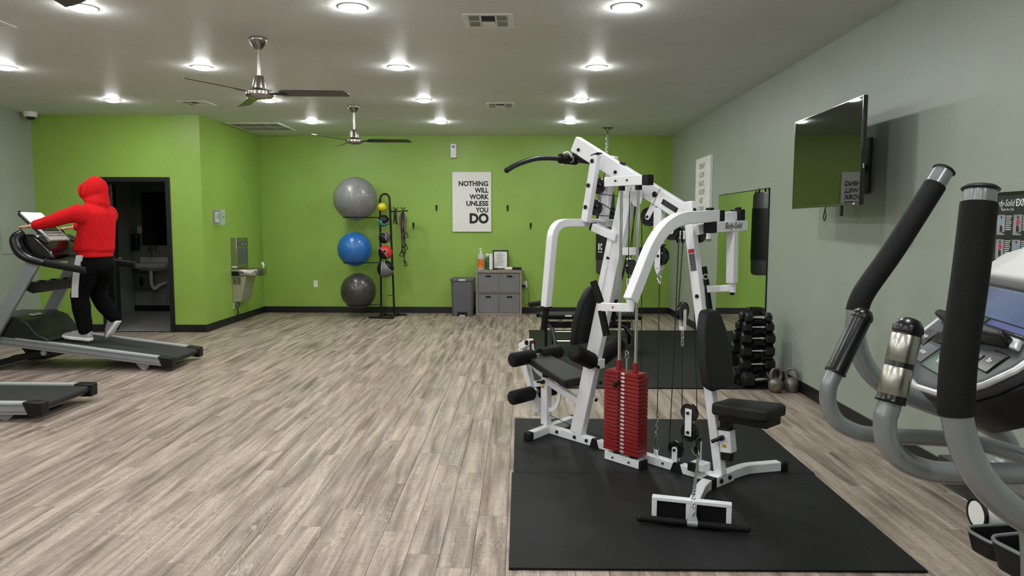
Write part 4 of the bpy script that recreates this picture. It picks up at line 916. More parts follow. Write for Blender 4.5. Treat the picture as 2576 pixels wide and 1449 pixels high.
# press arm (bow) hanging from the boom
for v_, ub in ((-0.075, 0.345), (0.07, 0.372)):
    st = B().beam((0.43 if v_ < 0 else 0.45, v_, 1.965), (ub, v_, 1.535), 0.044, 0.055, (0, 1, 0)).build('press_strut', white, gym, 0.004)
    if v_ < 0:
        for u, z in ((0.415, 1.925), (0.385, 1.77), (0.362, 1.63)): bolt(st, (u, -0.0975, z), (0, -1, 0), 0.014)
        B().obb((0.43, v_, 1.968), (0.03, 0, 0.006), (0, 0.024, 0), (0, 0, 0.003)).build('strut_cap', blk, st)
bow = fillet([(0.25, -0.345, 0.985), (0.285, -0.345, 1.30), (0.30, -0.335, 1.525), (0.315, 0.0, 1.53), (0.30, 0.335, 1.525), (0.285, 0.345, 1.30), (0.25, 0.345, 0.985)], 0.19, 8)
pa = B().path(bow, 0.052, 0.052, (1, 0, 0)).build('press_arm', white, gym, 0.004)
for sg in (-1, 1):
    B().tube([(0.24, sg*0.345, 1.008), (0.10, sg*0.345, 0.985)], [0.018, 0.018], 14).build('horizontal_grip', foam, pa)
    B().tube([(0.252, sg*0.345, 0.975), (0.232, sg*0.35, 0.83)], [0.021, 0.021], 14).build('vertical_grip', foam, pa)
    B().box(0.222, 0.278, sg*0.345-0.028, sg*0.345+0.028, 0.972, 0.984).build('end_cap', rubber, pa, 0.002)
# backrest pads
def bk(name, prof, th, lean_dir):
    rings = []
    for z, u, hw in prof: rings.append([(u, -hw, z), (u+th, -hw, z+0.015*lean_dir), (u+th, hw, z+0.015*lean_dir), (u, hw, z)])
    return pad(name, rings, vinyl, 0.02)
bk('backrest_pad', [(0.695, 0.235, 0.095), (0.72, 0.238, 0.115), (0.86, 0.272, 0.135), (1.0, 0.305, 0.115), (1.08, 0.325, 0.075), (1.105, 0.333, 0.05)], 0.065, 1)
bk('backrest_pad', [(0.585, 1.285, 0.10), (0.61, 1.28, 0.135), (0.75, 1.257, 0.145), (0.92, 1.228, 0.12), (1.00, 1.215, 0.085), (1.03, 1.21, 0.055)], 0.065, -1)
# pec arms at the front
cb = B().beam((1.14, -0.01, 1.485), (1.14, 0.42, 1.55), 0.05, 0.06, (1, 0, 0)).build('cross_bar', white, gym, 0.004)
na = fillet([(1.2, 0.115, 1.568), (1.2, -0.42, 1.545), (1.2, -0.68, 1.12)], 0.26, 10)
pn = B().path(na, 0.052, 0.070, (1, 0, 0)).build('butterfly_arm', white, gym, 0.004)
B().beam((1.2, 0.112, 1.568), (1.2, 0.165, 1.570), 0.055, 0.064, (1, 0, 0)).build('end_cap', rubber, pn, 0.003)
B().box(1.18, 1.215, 0.03, 0.07, 1.60, 1.615).build('pivot_nut', blk, pn, 0.004)
B().cyl((1.2, -0.677, 1.125), (1.2, -0.682, 1.065), 0.022).build('joint_sleeve', white, pn)
lk = B().beam((1.205, -0.682, 1.085), (0.975, -0.662, 1.068), 0.03, 0.045, (0, 1, 0)).build('grip_link', white, gym, 0.004)
B().lathe([(0, 0), (0.006, 0), (0.006, 0.001), (0, 0.001)], (1.09, -0.688, 1.078), (0, -1, 0), 12).build('red_dot', redst, lk)
B().tube([(0.935, -0.668, 1.205), (0.985, -0.664, 1.095)], [0.020, 0.020], 14).build('upper_grip', foam, lk)
B().tube([(0.99, -0.662, 1.05), (1.028, -0.66, 0.915)], [0.020, 0.020], 14).build('lower_grip', foam, lk)
fa = B().beam((1.2, 0.075, 1.502), (1.2, 0.43, 1.512), 0.055, 0.064, (1, 0, 0)).build('butterfly_arm', white, gym, 0.004)
B().beam((1.2, 0.03, 1.50), (1.2, 0.08, 1.502), 0.058, 0.067, (1, 0, 0)).build('end_cap', rubber, fa, 0.003)
text('logo_lettering', 'Body-Solid', .052, ink, fa, (1.2282, 0.262, 1.494), (0, 1, 0.02), (0, 0, 1), 'CENTER', 0.006, shear=0.32, width=.195)
pv = B().beam((1.17, 0.375, 1.575), (1.17, 0.43, 1.577), 0.075, 0.07, (1, 0, 0)).build('pivot_block', rubber, gym, 0.004)
B().beam((1.15, 0.17, 1.555), (1.16, 0.38, 1.572), 0.05, 0.055, (1, 0, 0)).build('pivot_tube', white, gym, 0.004)
B().box(1.16, 1.19, 0.385, 0.415, 1.61, 1.625).build('pivot_nut', blk, pv, 0.004)
va = B().beam((1.2, 0.30, 1.48), (1.2, 0.31, 1.16), 0.052, 0.055, (1, 0, 0)).build('hanging_tube', white, fa, 0.004)
b = B(); b.cyl((1.2, 0.315, 1.165), (1.2, 0.316, 1.105), 0.022); b.build('joint_sleeve', white, fa); B().cyl((1.2, 0.316, 1.105), (1.2, 0.316, 1.088), 0.014).build('sleeve_plug', blk, fa)
lk2 = B().beam((1.195, 0.305, 1.13), (0.99, 0.33, 1.105), 0.03, 0.042, (0, 1, 0)).build('grip_link', white, gym, 0.004)
B().tube([(0.985, 0.33, 1.25), (1.01, 0.33, 1.135)], [0.02, 0.02], 14).build('upper_grip', foam, lk2); B().tube([(1.015, 0.33, 1.09), (1.04, 0.33, 0.96)], [0.02, 0.02], 14).build('lower_grip', foam, lk2)
# front station seat and feet
pad('seat_pad', [seat_ring(1.325, 0.445, 0.503, 0.085), seat_ring(1.345, 0.44, 0.507, 0.102), seat_ring(1.64, 0.463, 0.530, 0.125), seat_ring(1.68, 0.468, 0.525, 0.10)])
B().loft([seat_ring(1.36, 0.405, 0.44, 0.07), seat_ring(1.66, 0.42, 0.462, 0.08)]).build('seat_board', blk, gym, 0.004)
B().box(1.345, 1.405, -0.024, 0.024, 0.24, 0.42).build('seat_tube', blk, gym, 0.003)
sb = B().beam((1.375, 0, 0.345), (1.392, 0, 0.215), 0.062, 0.075, (0, 1, 0)).build('seat_sleeve', white, gym, 0.005)
B().beam((1.374, 0, 0.355), (1.375, 0, 0.343), 0.07, 0.082, (0, 1, 0)).build('sleeve_collar', blk, sb, 0.003)
B().box(1.37, 1.395, -0.0325, -0.0312, 0.245, 0.262).build('warning_sticker', amber, sb)
b = B(); b.cyl((1.37, -0.03, 0.30), (1.37, -0.055, 0.30), 0.015); b.tube([(1.37, -0.05, 0.302), (1.33, -0.085, 0.278)], [0.011, 0.011], 12); b.build('adjust_knob', blk, sb)
B().box(1.352, 1.415, -0.02, 0.02, 0.165, 0.214).build('tube_foot', rubber, gym, 0.004)
fs = B().path(fillet([(1.325, -0.02, 0.041), (1.335, 0.16, 0.041), (1.345, 0.28, 0.041), (1.455, 0.48, 0.041)], 0.09, 5), 0.056, 0.056, (0, 0, 1)).build('front_stabilizer', white, gym, 0.004)
B().beam((1.455, 0.48, 0.041), (1.48, 0.525, 0.041), 0.064, 0.066, (0, 0, 1)).build('end_cap', rubber, fs, 0.016, 3)
B().path(fillet([(1.325, 0.0, 0.041), (1.34, -0.18, 0.041), (1.52, -0.58, 0.041)], 0.10, 6), 0.056, 0.056, (0, 0, 1)).build('row_leg', white, gym, 0.004)
B().beam((1.333, -0.07, 0.041), (1.338, -0.125, 0.041), 0.062, 0.062, (0, 0, 1)).build('joint_collar', rubber, gym, 0.002)
B().beam((1.333, -0.065, 0.041), (1.335, 0.12, 0.041), 0.062, 0.066, (0, 0, 1)).build('foot_bracket', white, gym, 0.004)
for v_ in (-0.03, 0.06): bolt(gym, (1.367, v_, 0.045), (1, 0, 0), 0.014)
pd = V((0.33, 0.202, 0)).normalized(); pn_ = V((0.202, -0.33, 0)).normalized(); pc = V((1.545, -0.60, 0))
fp = B(); w_ = 0.195
fp.obb(pc+V((0, 0, 0.128)), pd*w_, pn_*0.02, (0, 0, 0.010)); fpo = fp.build('foot_plate', white, gym, 0.003)
for k in (-1, 1): B().obb(pc+pd*k*(w_-0.013)+pn_*0.0+V((0, 0, 0.068)), pd*0.013, pn_*0.02, (0, 0, 0.05)).build('foot_plate_leg', white, fpo, 0.003)
B().obb(pc+V((0, 0, 0.066)), pd*0.026, pn_*0.018, (0, 0, 0.052)).build('foot_plate_leg', white, fpo, 0.003)
for k in (-1, 1): B().obb(pc+pd*k*0.103-pn_*0.006+V((0, 0, 0.066)), pd*0.076, pn_*0.012, (0, 0, 0.05)).build('foot_pad', foam, fpo, 0.003)
# weight stack
SV = -0.122
for k in range(21):
    z0 = 0.088+0.0247*k; hu = 0.137 if k < 20 else 0.125
    pl_ = B().box(0.737-hu, 0.737+hu, SV-0.048, SV+0.048, z0, z0+0.0212).build('weight_plate', redm, gym, 0.002, 2)
    c = (0.752, SV-0.0485, z0+0.0118)
    B().lathe([(0, 0), (0.0075, 0), (0.0075, 0.0008), (0, 0.0008)], c, (0, -1, 0), 14).build('number_disc', whitep, pl_)
    me = kids(pl_)[-1].data
    for v in me.vertices: v.co.x = c[0]+(v.co.x-c[0])*1.9
    text('numeral', str(21-k), .013, ink, pl_, (c[0], c[1]-0.001, c[2]-0.0045), (1, 0, 0), (0, 0, 1), 'CENTER', 0.02)
    B().box(0.712, 0.726, SV-0.0487, SV-0.0478, z0+0.005, z0+0.018).build('pin_hole', blk, pl_)
sbt = B().box(0.60, 0.875, SV-0.036, SV+0.03, Z0, 0.066).build('stack_base', white, gym, 0.004)
B().box(0.875, 0.895, SV-0.038, SV+0.032, Z0, 0.068).build('end_cap', rubber, sbt, 0.004)
for u in (0.68, 0.81):
    bolt(sbt, (u-0.01, SV-0.0365, 0.04), (0, -1, 0), 0.006)
    B().cyl((u, SV, 0.064), (u, SV, 0.088), 0.028).build('stack_cushion', rubber, gym)
    B().cyl((u, SV, 0.60), (u, SV, 0.665), 0.0175, 20).build('guide_collar', redm, gym)
    B().cyl((u, SV, 0.66), (u, SV, 1.735), 0.0098, 16).build('guide_rod', chrome, gym)
    B().cyl((u, SV, 1.725), (u, SV, 1.752), 0.021, 20).build('rod_clamp', rubber, gym)
tt = B().box(0.56, 0.855, SV-0.028, SV+0.028, 1.752, 1.812).build('guide_rod_tube', white, gym, 0.004)
B().box(0.855, 0.90, SV-0.029, SV+0.029, 1.751, 1.813).build('end_cap', rubber, tt, 0.003)
for u in (0.655, 0.745): bolt(tt, (u, SV-0.0285, 1.785), (0, -1, 0), 0.006)
B().cyl((0.742, SV, 0.60), (0.742, SV, 0.68), 0.007).build('selector_rod', galv, gym)
b = B(); b.torus((0.742, SV, 0.715), (0.3, 1, 0), 0.016, 0.0035, 16, 6); b.torus((0.742, SV, 0.695), (1, -0.3, 0), 0.014, 0.003, 16, 6); b.build('snap_link', chrome, gym)
b = B(); b.cyl((0.719, SV-0.048, 0.535), (0.719, SV-0.075, 0.535), 0.012); b.obb((0.709, SV-0.072, 0.522), (0.013, 0, 0), (0, 0.006, 0), (0, 0, 0.02)); b.build('selector_pin', blk, gym, 0.004)
# pulleys
def pulley(c, r=0.056, axis=(0, 1, 0), strap=None, w=0.022):
    ax = V(axis).normalized(); c = V(c)
    o = B().lathe([(0, -w/2), (r*0.45, -w/2), (r*0.5, -w/2+0.003), (r*0.82, -w/2+0.003), (r*0.88, -w/2), (r, -w/2), (r, -w/2+0.003), (r*0.9, 0), (r, w/2-0.003), (r, w/2), (r*0.88, w/2), (r*0.82, w/2-0.003), (r*0.5, w/2-0.003), (r*0.45, w/2), (0, w/2)], c, ax, 32).build('pulley', blkg, gym)
    bolt(o, c-ax*(w/2+0.006), -ax, 0.009)
    if strap:
        s = V(strap); L_ = s.length; s.normalize(); sd = ax.cross(s)
        for k in (-1, 1):
            q = c+ax*(k*(w/2+0.003)-0.002); hw_ = 0.019
            B().prism([q+sd*hw_*math.cos(a)-s*hw_*math.sin(a) for a in [PI*i/8 for i in range(9)]]+[q-sd*hw_+s*L_, q+sd*hw_+s*L_], ax*0.004).build('pulley_strap', white, o)
    return o
pulley((0.385, 0.0, 1.77), 0.052); pulley((0.362, 0.0, 1.63), 0.052)
pulley((0.80, 0, 1.565), 0.058, strap=(0.055, 0, 0.09)); pulley((0.975, 0, 1.478), 0.056, strap=(0.03, 0, 0.09))
b = B(); b.tube([(0.16, 0, 1.985), (0.10, 0, 1.97)], 0.008, 8); pulley((0.205, 0, 1.985), 0.045)
pulley((0.70, 0.0, 1.70), 0.05); pulley((0.668, 0, 1.245), 0.05, axis=(1, 0.1, 0), w=0.02)
B().prism([(u, -0.036, z) for u, z in ((0.655, 1.775), (0.775, 1.735), (0.775, 1.68), (0.762, 1.645), (0.735, 1.625), (0.705, 1.635), (0.68, 1.675))], (0, 0.004, 0)).build('pulley_bracket', white, gym)
for z in (1.70, 1.675, 1.655): B().cyl((0.742, -0.0365, z), (0.742, -0.038, z), 0.006 if z == 1.675 else 0.004, 8).build('bracket_hole', blk, gym)
B().obb((0.668, 0.0, 1.30), (0.018, 0, 0), (0, 0.03, 0), (0, 0, 0.005)).build('pulley_bridge', white, gym, 0.002)
B().box(0.65, 0.69, -0.024, 0.024, 1.115, 1.175).build('pulley_block', white, gym, 0.004)
b = B(); b.torus((1.213, 0.0, 1.215), (0.5, -0.85, 0), 0.014, 0.0035, 16, 6); b.build('eye_ring', chrome, gym)
B().prism([(u, 0.012, z) for u, z in ((1.192, 1.20), (1.2, 1.21), (1.225, 1.06), (1.22, 1.03), (1.212, 1.04))], (0, 0.006, 0)).build('cable_slot', blk, fu)
pulley((1.10, 0.085, 1.455), 0.048, strap=None)
hp_ = B().box(0.85, 0.905, -0.024, 0.024, 1.395, 1.62).build('pulley_drop_tube', white, gym, 0.004)
B().box(0.845, 0.91, -0.03, 0.03, 1.385, 1.395).build('drop_tube_collar', blk, gym, 0.002)
pulley((0.89, 0, 1.325), 0.058, w=0.026)
for k in (-1, 1): B().box(0.862, 0.905, k*0.02-0.003, k*0.02+0.003, 1.25, 1.39).build('pulley_housing', white, gym, 0.003)
B().prism([(0.86, -0.02, 1.25), (0.908, -0.02, 1.25), (0.884, -0.02, 1.205)], (0, 0.04, 0)).build('housing_tip', white, gym, 0.003)
b = B(); b.torus((0.885, 0, 1.19), (0, 1, 0), 0.013, 0.004, 16, 6); b.torus((0.888, 0, 1.165), (1, 0, 0), 0.011, 0.003, 16, 6); b.build('cable_hook', chrome, gym)
for v_ in (-0.014, 0.014): pulley((1.035+v_*0.9, v_*0.43, 1.455), 0.05, axis=(0.9, 0.43, 0), w=0.012)
B().box(1.045, 1.08, -0.03, 0.03, 1.43, 1.48).build('pulley_bracket', white, gym, 0.003)
pulley((1.062, 0, 1.0), 0.056, axis=(1, 0.05, 0), w=0.022)
ax_ = V((1, 0.05, 0)).normalized()
for k in (-1, 1): B().obb(V((1.062, 0, 0.955))+ax_*k*0.015, V((0.0, 1, 0))*0.015, (0, 0, 0.055), ax_*0.002).build('pulley_fork', white, gym, 0.003)
B().obb((1.062, 0, 0.895), V((0, 1, 0))*0.012, (0, 0, 0.012), ax_*0.017).build('fork_bridge', white, gym, 0.004)
chain(gym, (1.062, 0, 0.885), (1.063, 0, 0.79), 0.03, 0.0032, chrome)
pulley((1.125, 0, 0.393), 0.056); pulley((1.13, 0, 0.275), 0.056)
for k in (-1, 1): B().obb((1.127, k*0.014, 0.335), (0.023, 0, 0), (0, 0.0018, 0), (0, 0, 0.083)).build('double_strap', white, gym, 0.004)
for z in (0.393, 0.275): bolt(gym, (1.127, -0.0165, z), (0, -1, 0), 0.009)
pulley((1.035, 0, 0.145), 0.052, strap=(0, 0, -0.085))
pulley((1.19, 0, 0.20), 0.055, axis=(0.93, 0.36, 0), w=0.02)
B().obb((1.206, 0.008, 0.15), V((-0.36, 0.93, 0))*0.018, (0, 0, 0.08), V((0.93, 0.36, 0))*0.002).build('pulley_strap', white, gym, 0.004)
lt = B().box(1.17, 1.26, -0.05, 0.03, 0.068, 0.115).build('low_pulley_tube', white, gym, 0.004)
B().box(1.168, 1.225, -0.075, -0.05, 0.066, 0.117).build('end_cap', rubber, lt, 0.003)
# cables
def cab(pts, r=0.0028): B().tube(pts, r, 6).build('cable', cable, gym)
cab([(0.742, SV, 0.73), (0.742, SV, 1.70)]); cab([(0.742, SV, 1.70), (0.66, 0.0, 1.77)])
cab([(0.225, 0, 2.03), (0.40, 0, 1.822)]); cab([(0.385, 0, 1.718), (0.62, 0, 1.69)]); cab([(0.37, 0, 1.68), (0.60, 0, 1.56)]); cab([(0.362, 0, 1.578), (0.60, 0, 1.565)])
cab([(0.745, 0, 1.56), (0.762, 0, 0.65), (0.775, 0, 0.09)]); cab([(0.692, 0, 1.69), (0.665, 0, 1.30)]); cab([(0.702, 0, 1.66), (0.645, 0, 1.31)])
cab([(0.645, 0, 1.25), (0.70, 0, 0.7)])
cab([(0.888, 0, 1.155), (0.892, 0, 0.345)]); chain(gym, (0.892, 0, 0.345), (0.888, 0, 0.20), 0.03, 0.0032, chrome)
b = B(); b.tube(spline([(0.888, 0, 0.205), (0.876, 0, 0.165), (0.872, 0, 0.115), (0.89, 0, 0.10), (0.905, 0, 0.12), (0.892, 0, 0.205)]), 0.0042, 8); b.build('snap_hook', chrome, gym)
B().torus((0.888, 0, 0.085), (0.5, 1, 0), 0.018, 0.006, 16, 8).build('eye_tab', white, gym)
cab([(1.028, -0.01, 1.41), (1.005, 0, 0.7), (0.985, 0, 0.145)]); cab([(1.045, 0.01, 1.41), (1.03, 0.0, 1.03)])
cab([(1.063, 0, 0.79), (1.072, 0, 0.41)]); cab([(1.105, 0.02, 1.43), (1.135, 0.02, 0.9), (1.178, 0, 0.40)]); cab([(1.078, 0, 0.27), (1.085, 0, 0.15)]); cab([(0.855, 0, 1.56), (0.845, 0, 1.32)])
cab([(-0.17, 0, 0.16), (0.12, 0.03, 0.10), (0.62, 0.0, 0.075)])
cab([(0.46, 0.4, 0.62), (0.95, 0.35, 0.20)], 0.0) if False else None

# lat bar hooked under the boom, row bar on its chain (things of their own)
t = thing('lat_pulldown_bar', 'long black curved pulldown bar hooked under the top end of the white boom', 'bar', GL, GR)
pts = spline([(0.11, -0.56, 1.86), (0.11, -0.46, 1.905), (0.11, -0.28, 1.952), (0.11, -0.05, 1.962), (0.11, 0.05, 1.962), (0.11, 0.28, 1.952), (0.11, 0.46, 1.905), (0.11, 0.56, 1.86)], 4)
B().tube(pts, 0.0165, 14).build('bar_shaft', mat('black_knurled_steel', (44, 45, 47), 0.35, metal=0.5), t)
B().cyl((0.11, -0.075, 1.962), (0.11, 0.075, 1.962), 0.034, 20).build('center_sleeve', foam, t)
for v_, v2 in ((-0.565, -0.555), (0.565, 0.555)): B().ball((0.11, v_, 1.858), 0.018, 12, 8).build('end_plug', rubber, t)
b = B(); b.tube(fillet([(0.11, -0.06, 1.92), (0.11, -0.05, 2.0), (0.14, -0.03, 2.01), (0.15, 0.0, 1.97)], 0.02), 0.006, 8); b.tube([(0.11, -0.045, 2.0), (0.135, 0.0, 1.94)], 0.005, 8); b.build('wire_hanger', whitep, t)
b = B(); b.torus((0.145, 0.0, 1.955), (0, 1, 0), 0.014, 0.004, 14, 6); b.torus((0.165, 0, 1.97), (0, 0, 1), 0.012, 0.0035, 14, 6); b.build('snap_link', chrome, t)

t = thing('row_bar', 'straight black low-row bar on a chrome chain, resting on the near rubber mat', 'bar', GL, GR)
p0, p1 = V((1.366, -0.785, 0.036)), V((1.80, -0.505, 0.036)); md_ = (p0+p1)/2
B().tube([p0, p0.lerp(p1, 0.45)], 0.0175, 16).build('bar_grip', foam, t); B().tube([p0.lerp(p1, 0.55), p1], 0.0175, 16).build('bar_grip', foam, t)
B().tube([p0.lerp(p1, 0.44), p0.lerp(p1, 0.56)], 0.0165, 16).build('bar_center', greypc, t)
dd_ = (p1-p0).normalized(); B().prism([md_-dd_*0.03+V((0, 0, 0.01)), md_+dd_*0.03+V((0, 0, 0.01)), md_+dd_*0.01+V((-0.01, 0.02, 0.055)), md_-dd_*0.01+V((-0.01, 0.02, 0.055))], (0.006, -0.01, 0)).build('chain_tab', greypc, t, 0.002)
B().ball(p1, 0.018, 12, 8).build('end_plug', rubber, t); B().ball(p0, 0.018, 12, 8).build('end_plug', rubber, t)
chain(t, (1.585, -0.645, 0.083), (1.548, -0.59, 0.150), 0.030, 0.0032, chrome)
chain(t, (1.548, -0.59, 0.150), (1.225, -0.05, 0.145), 0.030, 0.0032, chrome)
b = B(); b.tube(spline([(1.22, -0.04, 0.15), (1.185, -0.035, 0.165), (1.17, -0.03, 0.20), (1.20, -0.035, 0.205), (1.235, -0.05, 0.165), (1.22, -0.04, 0.15)]), 0.004, 8); b.build('snap_hook', chrome, t)

# ------------------------------------------------------------------ treadmills (local x = from the rear roller to the front, y = towards the near side)
def treadmill(label, loc, z0, sl):
    t = thing('treadmill', label, 'treadmill', loc, PI, 'treadmills along the left wall')
    Zs = lambda x: z0+sl*x
    HWD = 0.355
    def bar(x0, x1, y0, y1, d0, d1): return B().hexa([(x0, y0, Zs(x0)+d0), (x1, y0, Zs(x1)+d0), (x1, y1, Zs(x1)+d0), (x0, y1, Zs(x0)+d0)], [(x0, y0, Zs(x0)+d1), (x1, y0, Zs(x1)+d1), (x1, y1, Zs(x1)+d1), (x0, y1, Zs(x0)+d1)])
    for sg in (-1, 1):
        a, b_ = sorted((sg*HWD, sg*(HWD-0.062)))
        r = bar(0.115, 1.95, a, b_, -0.095, -0.006).build('side_rail', greypc, t, 0.004)
        bar(0.115, 1.62, a+0.002, b_-0.002, -0.006, 0.002).build('foot_strip', silver, r, 0.001)
        ys = sg*(HWD+0.001); a2, b2 = sorted((ys, ys-sg*0.004)); 
        for d in (-0.028, -0.075): bar(0.115, 1.95, a2, b2, d, d+0.006).build('rail_groove', greyp, r)
        a3, b3 = sorted((sg*(HWD+0.012), sg*(HWD-0.085)))
        x_ = 0.0
        B().hexa([(-0.002, a3, Zs(0)-0.105), (0.105, a3, Zs(0.1)-0.105), (0.105, b3, Zs(0.1)-0.105), (-0.002, b3, Zs(0)-0.105)], [(-0.005, a3, Zs(0)+0.004), (0.15, a3, Zs(0.15)+0.006), (0.15, b3, Zs(0.15)+0.006), (-0.005, b3, Zs(0)+0.004)]).build('rear_end_cap', blk, t, 0.012, 3)
        B().hexa([(0.30, sg*0.30-0.012, 0.002), (0.34, sg*0.30-0.012, 0.002), (0.34, sg*0.30+0.012, 0.002), (0.30, sg*0.30+0.012, 0.002)], [(0.24, sg*0.30-0.012, Zs(0.3)-0.09), (0.42, sg*0.30-0.012, Zs(0.4)-0.09), (0.42, sg*0.30+0.012, Zs(0.4)-0.09), (0.24, sg*0.30+0.012, Zs(0.3)-0.09)]).build('rear_foot', greypc, t, 0.003)
        # front leg strut and upright
        fx = 2.0
        b = B(); b.beam((1.30, sg*0.30, Zs(1.30)-0.10), (1.92, sg*0.33, 0.05), 0.05, 0.055, (0, 1, 0)); b.build('lift_arm', blk, t, 0.006)
        B().cyl((1.34, sg*0.345, Zs(1.34)-0.12), (1.34, sg*0.24, Zs(1.34)-0.12), 0.028).build('lift_pivot', greypc, t)
        B().path([(1.93, sg*0.40, 0.20), (1.37, sg*0.345, 1.14)], 0.055, 0.125, (0, 1, 0)).build('upright', greypc, t, 0.012, 3)
        B().beam((2.06, sg*0.40, 0.10), (1.88, sg*0.40, 0.24), 0.09, 0.13, (0, 1, 0)).build('upright_boot', blk, t, 0.015, 3)
        hp = spline([(1.50, sg*0.30, 1.42), (1.545, sg*0.36, 1.36), (1.50, sg*0.375, 1.24), (1.40, sg*0.375, 1.165), (1.25, sg*0.375, 1.12)], 5)
        n_ = len(hp); b = B(); b.tube(hp, [0.042+0.022*math.sin(PI*i/(n_-1)) for i in range(n_)], 16, flat=0.75); h = b.build('handrail_shroud', satin, t)
        xe, ze = (0.74, 1.06) if (sg < 0 and sl > 0) else (0.85+(0.2 if sl == 0 else 0), 1.045+(0.04 if sl == 0 else 0))
        B().tube([(1.26, sg*0.375, 1.123), (xe, sg*0.375, ze)], [0.040, 0.036], 16, flat=0.75).build('hand_grip', rubber, t)
        B().ball((xe, sg*0.375, ze), (0.012, 0.026, 0.036), 14, 10).build('grip_end', rubber, t)
    B().hexa([(0.04, -0.275, Zs(0.04)-0.03), (1.58, -0.275, Zs(1.58)-0.03), (1.58, 0.275, Zs(1.58)-0.03), (0.04, 0.275, Zs(0.04)-0.03)], [(0.04, -0.275, Zs(0.04)-0.010), (1.58, -0.275, Zs(1.58)-0.010), (1.58, 0.275, Zs(1.58)-0.010), (0.04, 0.275, Zs(0.04)-0.010)]).build('running_belt', belt, t)
    B().cyl((0.045, -0.27, Zs(0.045)-0.04), (0.045, 0.27, Zs(0.045)-0.04), 0.031, 24).build('rear_roller', belt, t)
    B().cyl((0.06, -0.27, Zs(0.045)-0.075), (0.06, 0.27, Zs(0.045)-0.075), 0.009, 10).build('cross_tube', greypc, t)
    z1 = Zs(1.45)
    prof = [(1.28, 0.0), (1.30, 0.035), (1.40, 0.07), (1.50, 0.185), (1.62, 0.215), (2.0, 0.17), (2.12, 0.08), (2.12, -0.09), (1.60, -0.09), (1.58, -0.005)]
    hood = B().prism([(x, -0.345, Zs(x)+d) for x, d in prof], (0, 0.69, 0)).build('motor_hood', mat('dark_green_black_plastic', (26, 30, 26), 0.35), t, 0.03, 4)
    o = B().obb((1.60, 0.05, Zs(1.62)+0.214), (0.0, 0.075, 0), (0.024, 0, 0.006), (0, 0, 0.0015)).build('logo_badge', whitep, hood, 0.001)
    text('logo_lettering', 'SPIRIT', 0.04, ink, hood, (1.587, 0.05, Zs(1.61)+0.2145), (0, -1, 0), (0.97, 0, 0.25), 'CENTER', 0.03, width=0.12)
    b = B(); b.cyl((1.95, -0.36, 0.045), (1.95, 0.36, 0.045), 0.03); b.build('front_axle', blk, t)
    for sg in (-1, 1): B().cyl((1.95, sg*0.33, 0.045), (1.95, sg*0.37, 0.045), 0.045, 20).build('transport_wheel', rubber, t)
    b = B(); b.box(1.42, 1.62, -0.2, 0.2, 0.09, Zs(1.5)-0.09); b.build('motor_pan', blk, t, 0.01)
    B().tube(spline([(1.45, 0.2, 0.12), (1.62, 0.3, 0.16), (1.72, 0.33, 0.12), (1.66, 0.33, 0.06), (1.6, 0.3, 0.03)]), 0.005, 6).build('power_cable', cable, t)
    # accessory tray between the uprights
    tr = B().prism([(x, -0.34, z) for x, z in ((1.48, 0.92), (1.52, 0.90), (1.50, 0.84), (1.42, 0.80), (1.38, 0.84), (1.36, 0.915))], (0, 0.68, 0)).build('accessory_tray', blk, t, 0.01, 3)
    for y_ in (-0.2, 0.0, 0.2): B().ball((1.42, y_, 0.905), (0.05, 0.06, 0.03), 16, 10).build('tray_pocket', blkg, tr)
    # console
    b = B().prism([(x, -0.315, z) for x, z in ((1.50, 1.41), (1.40, 1.41), (1.24, 1.26), (1.19, 1.17), (1.24, 1.12), (1.44, 1.16), (1.56, 1.30))], (0, 0.63, 0)); cs = b.build('console_housing', blkg, t, 0.03, 4)
    fd = V((-0.25, 0, -0.235)).normalized(); fn = V((-0.685, 0, 0.728))
    for sg in (-1, 1):
        c = V((1.33, sg*0.235, 1.36)); B().lathe([(0.0, -0.02), (0.045, -0.02), (0.055, 0.0), (0.052, 0.004), (0.044, 0.0), (0.036, -0.012), (0, -0.014)], c, fn, 24).build('cup_holder', greyp, cs)
    pc_ = V((1.475, 0.0, 1.485)); ud = V((0.72, 0, 0.70)).normalized(); un = V((-0.70, 0, 0.72))
    pn = B().obb(pc_, (0, 0.165, 0), ud*0.215, un*0.012).build('display_frame', silver, t, 0.012, 4)
    B().obb(pc_-un*0.022, (0, 0.17, 0), ud*0.22, un*0.014).build('display_back', blk, t, 0.02, 3)
    B().obb(pc_+ud*0.14+un*0.0125, (0, 0.135, 0), ud*0.055, un*0.001).build('reading_sheet', offw, pn)
    B().obb(pc_-ud*0.01+un*0.0125, (0, 0.14, 0), ud*0.075, un*0.001).build('display_window', blkg, pn)
    for r_ in range(2):
        B().obb(pc_-ud*(0.105+0.035*r_)+un*0.0125, (0, 0.14, 0), ud*0.012, un*0.001).build('key_row', blk, pn)
        for k in range(9): B().obb(pc_-ud*(0.105+0.035*r_)+un*0.014+V((0, -0.12+k*0.03, 0)), (0, 0.009, 0), ud*0.006, un*0.0006).build('key', silver if r_ else greyp, pn)
    B().obb((1.26, 0, 1.205), (0, 0.03, 0), (0.01, 0, -0.012), (0.012, 0, 0.01)).build('stop_key', redst, cs, 0.002)
    b = B(); b.tube(spline([(1.25, 0.0, 1.15), (1.22, 0.0, 1.08), (1.23, 0.03, 1.03)]), 0.004, 6); b.tube([(1.23, 0.03, 1.03), (1.12, 0.0, 1.05)], 0.008, 6); b.build('safety_lanyard', cable, cs)
    B().cyl((1.30, -0.34, 1.14), (1.30, 0.34, 1.14), 0.02).build('cross_handle', galv, t)
    return t
treadmill('grey treadmill with raised deck being used by the person in red', (-3.58, 7.585, 0), 0.135, 0.1275)
treadmill('treadmill cut off by the left edge, only its black and silver rear end in view', (-3.64, 5.66, 0), 0.155, 0.0)

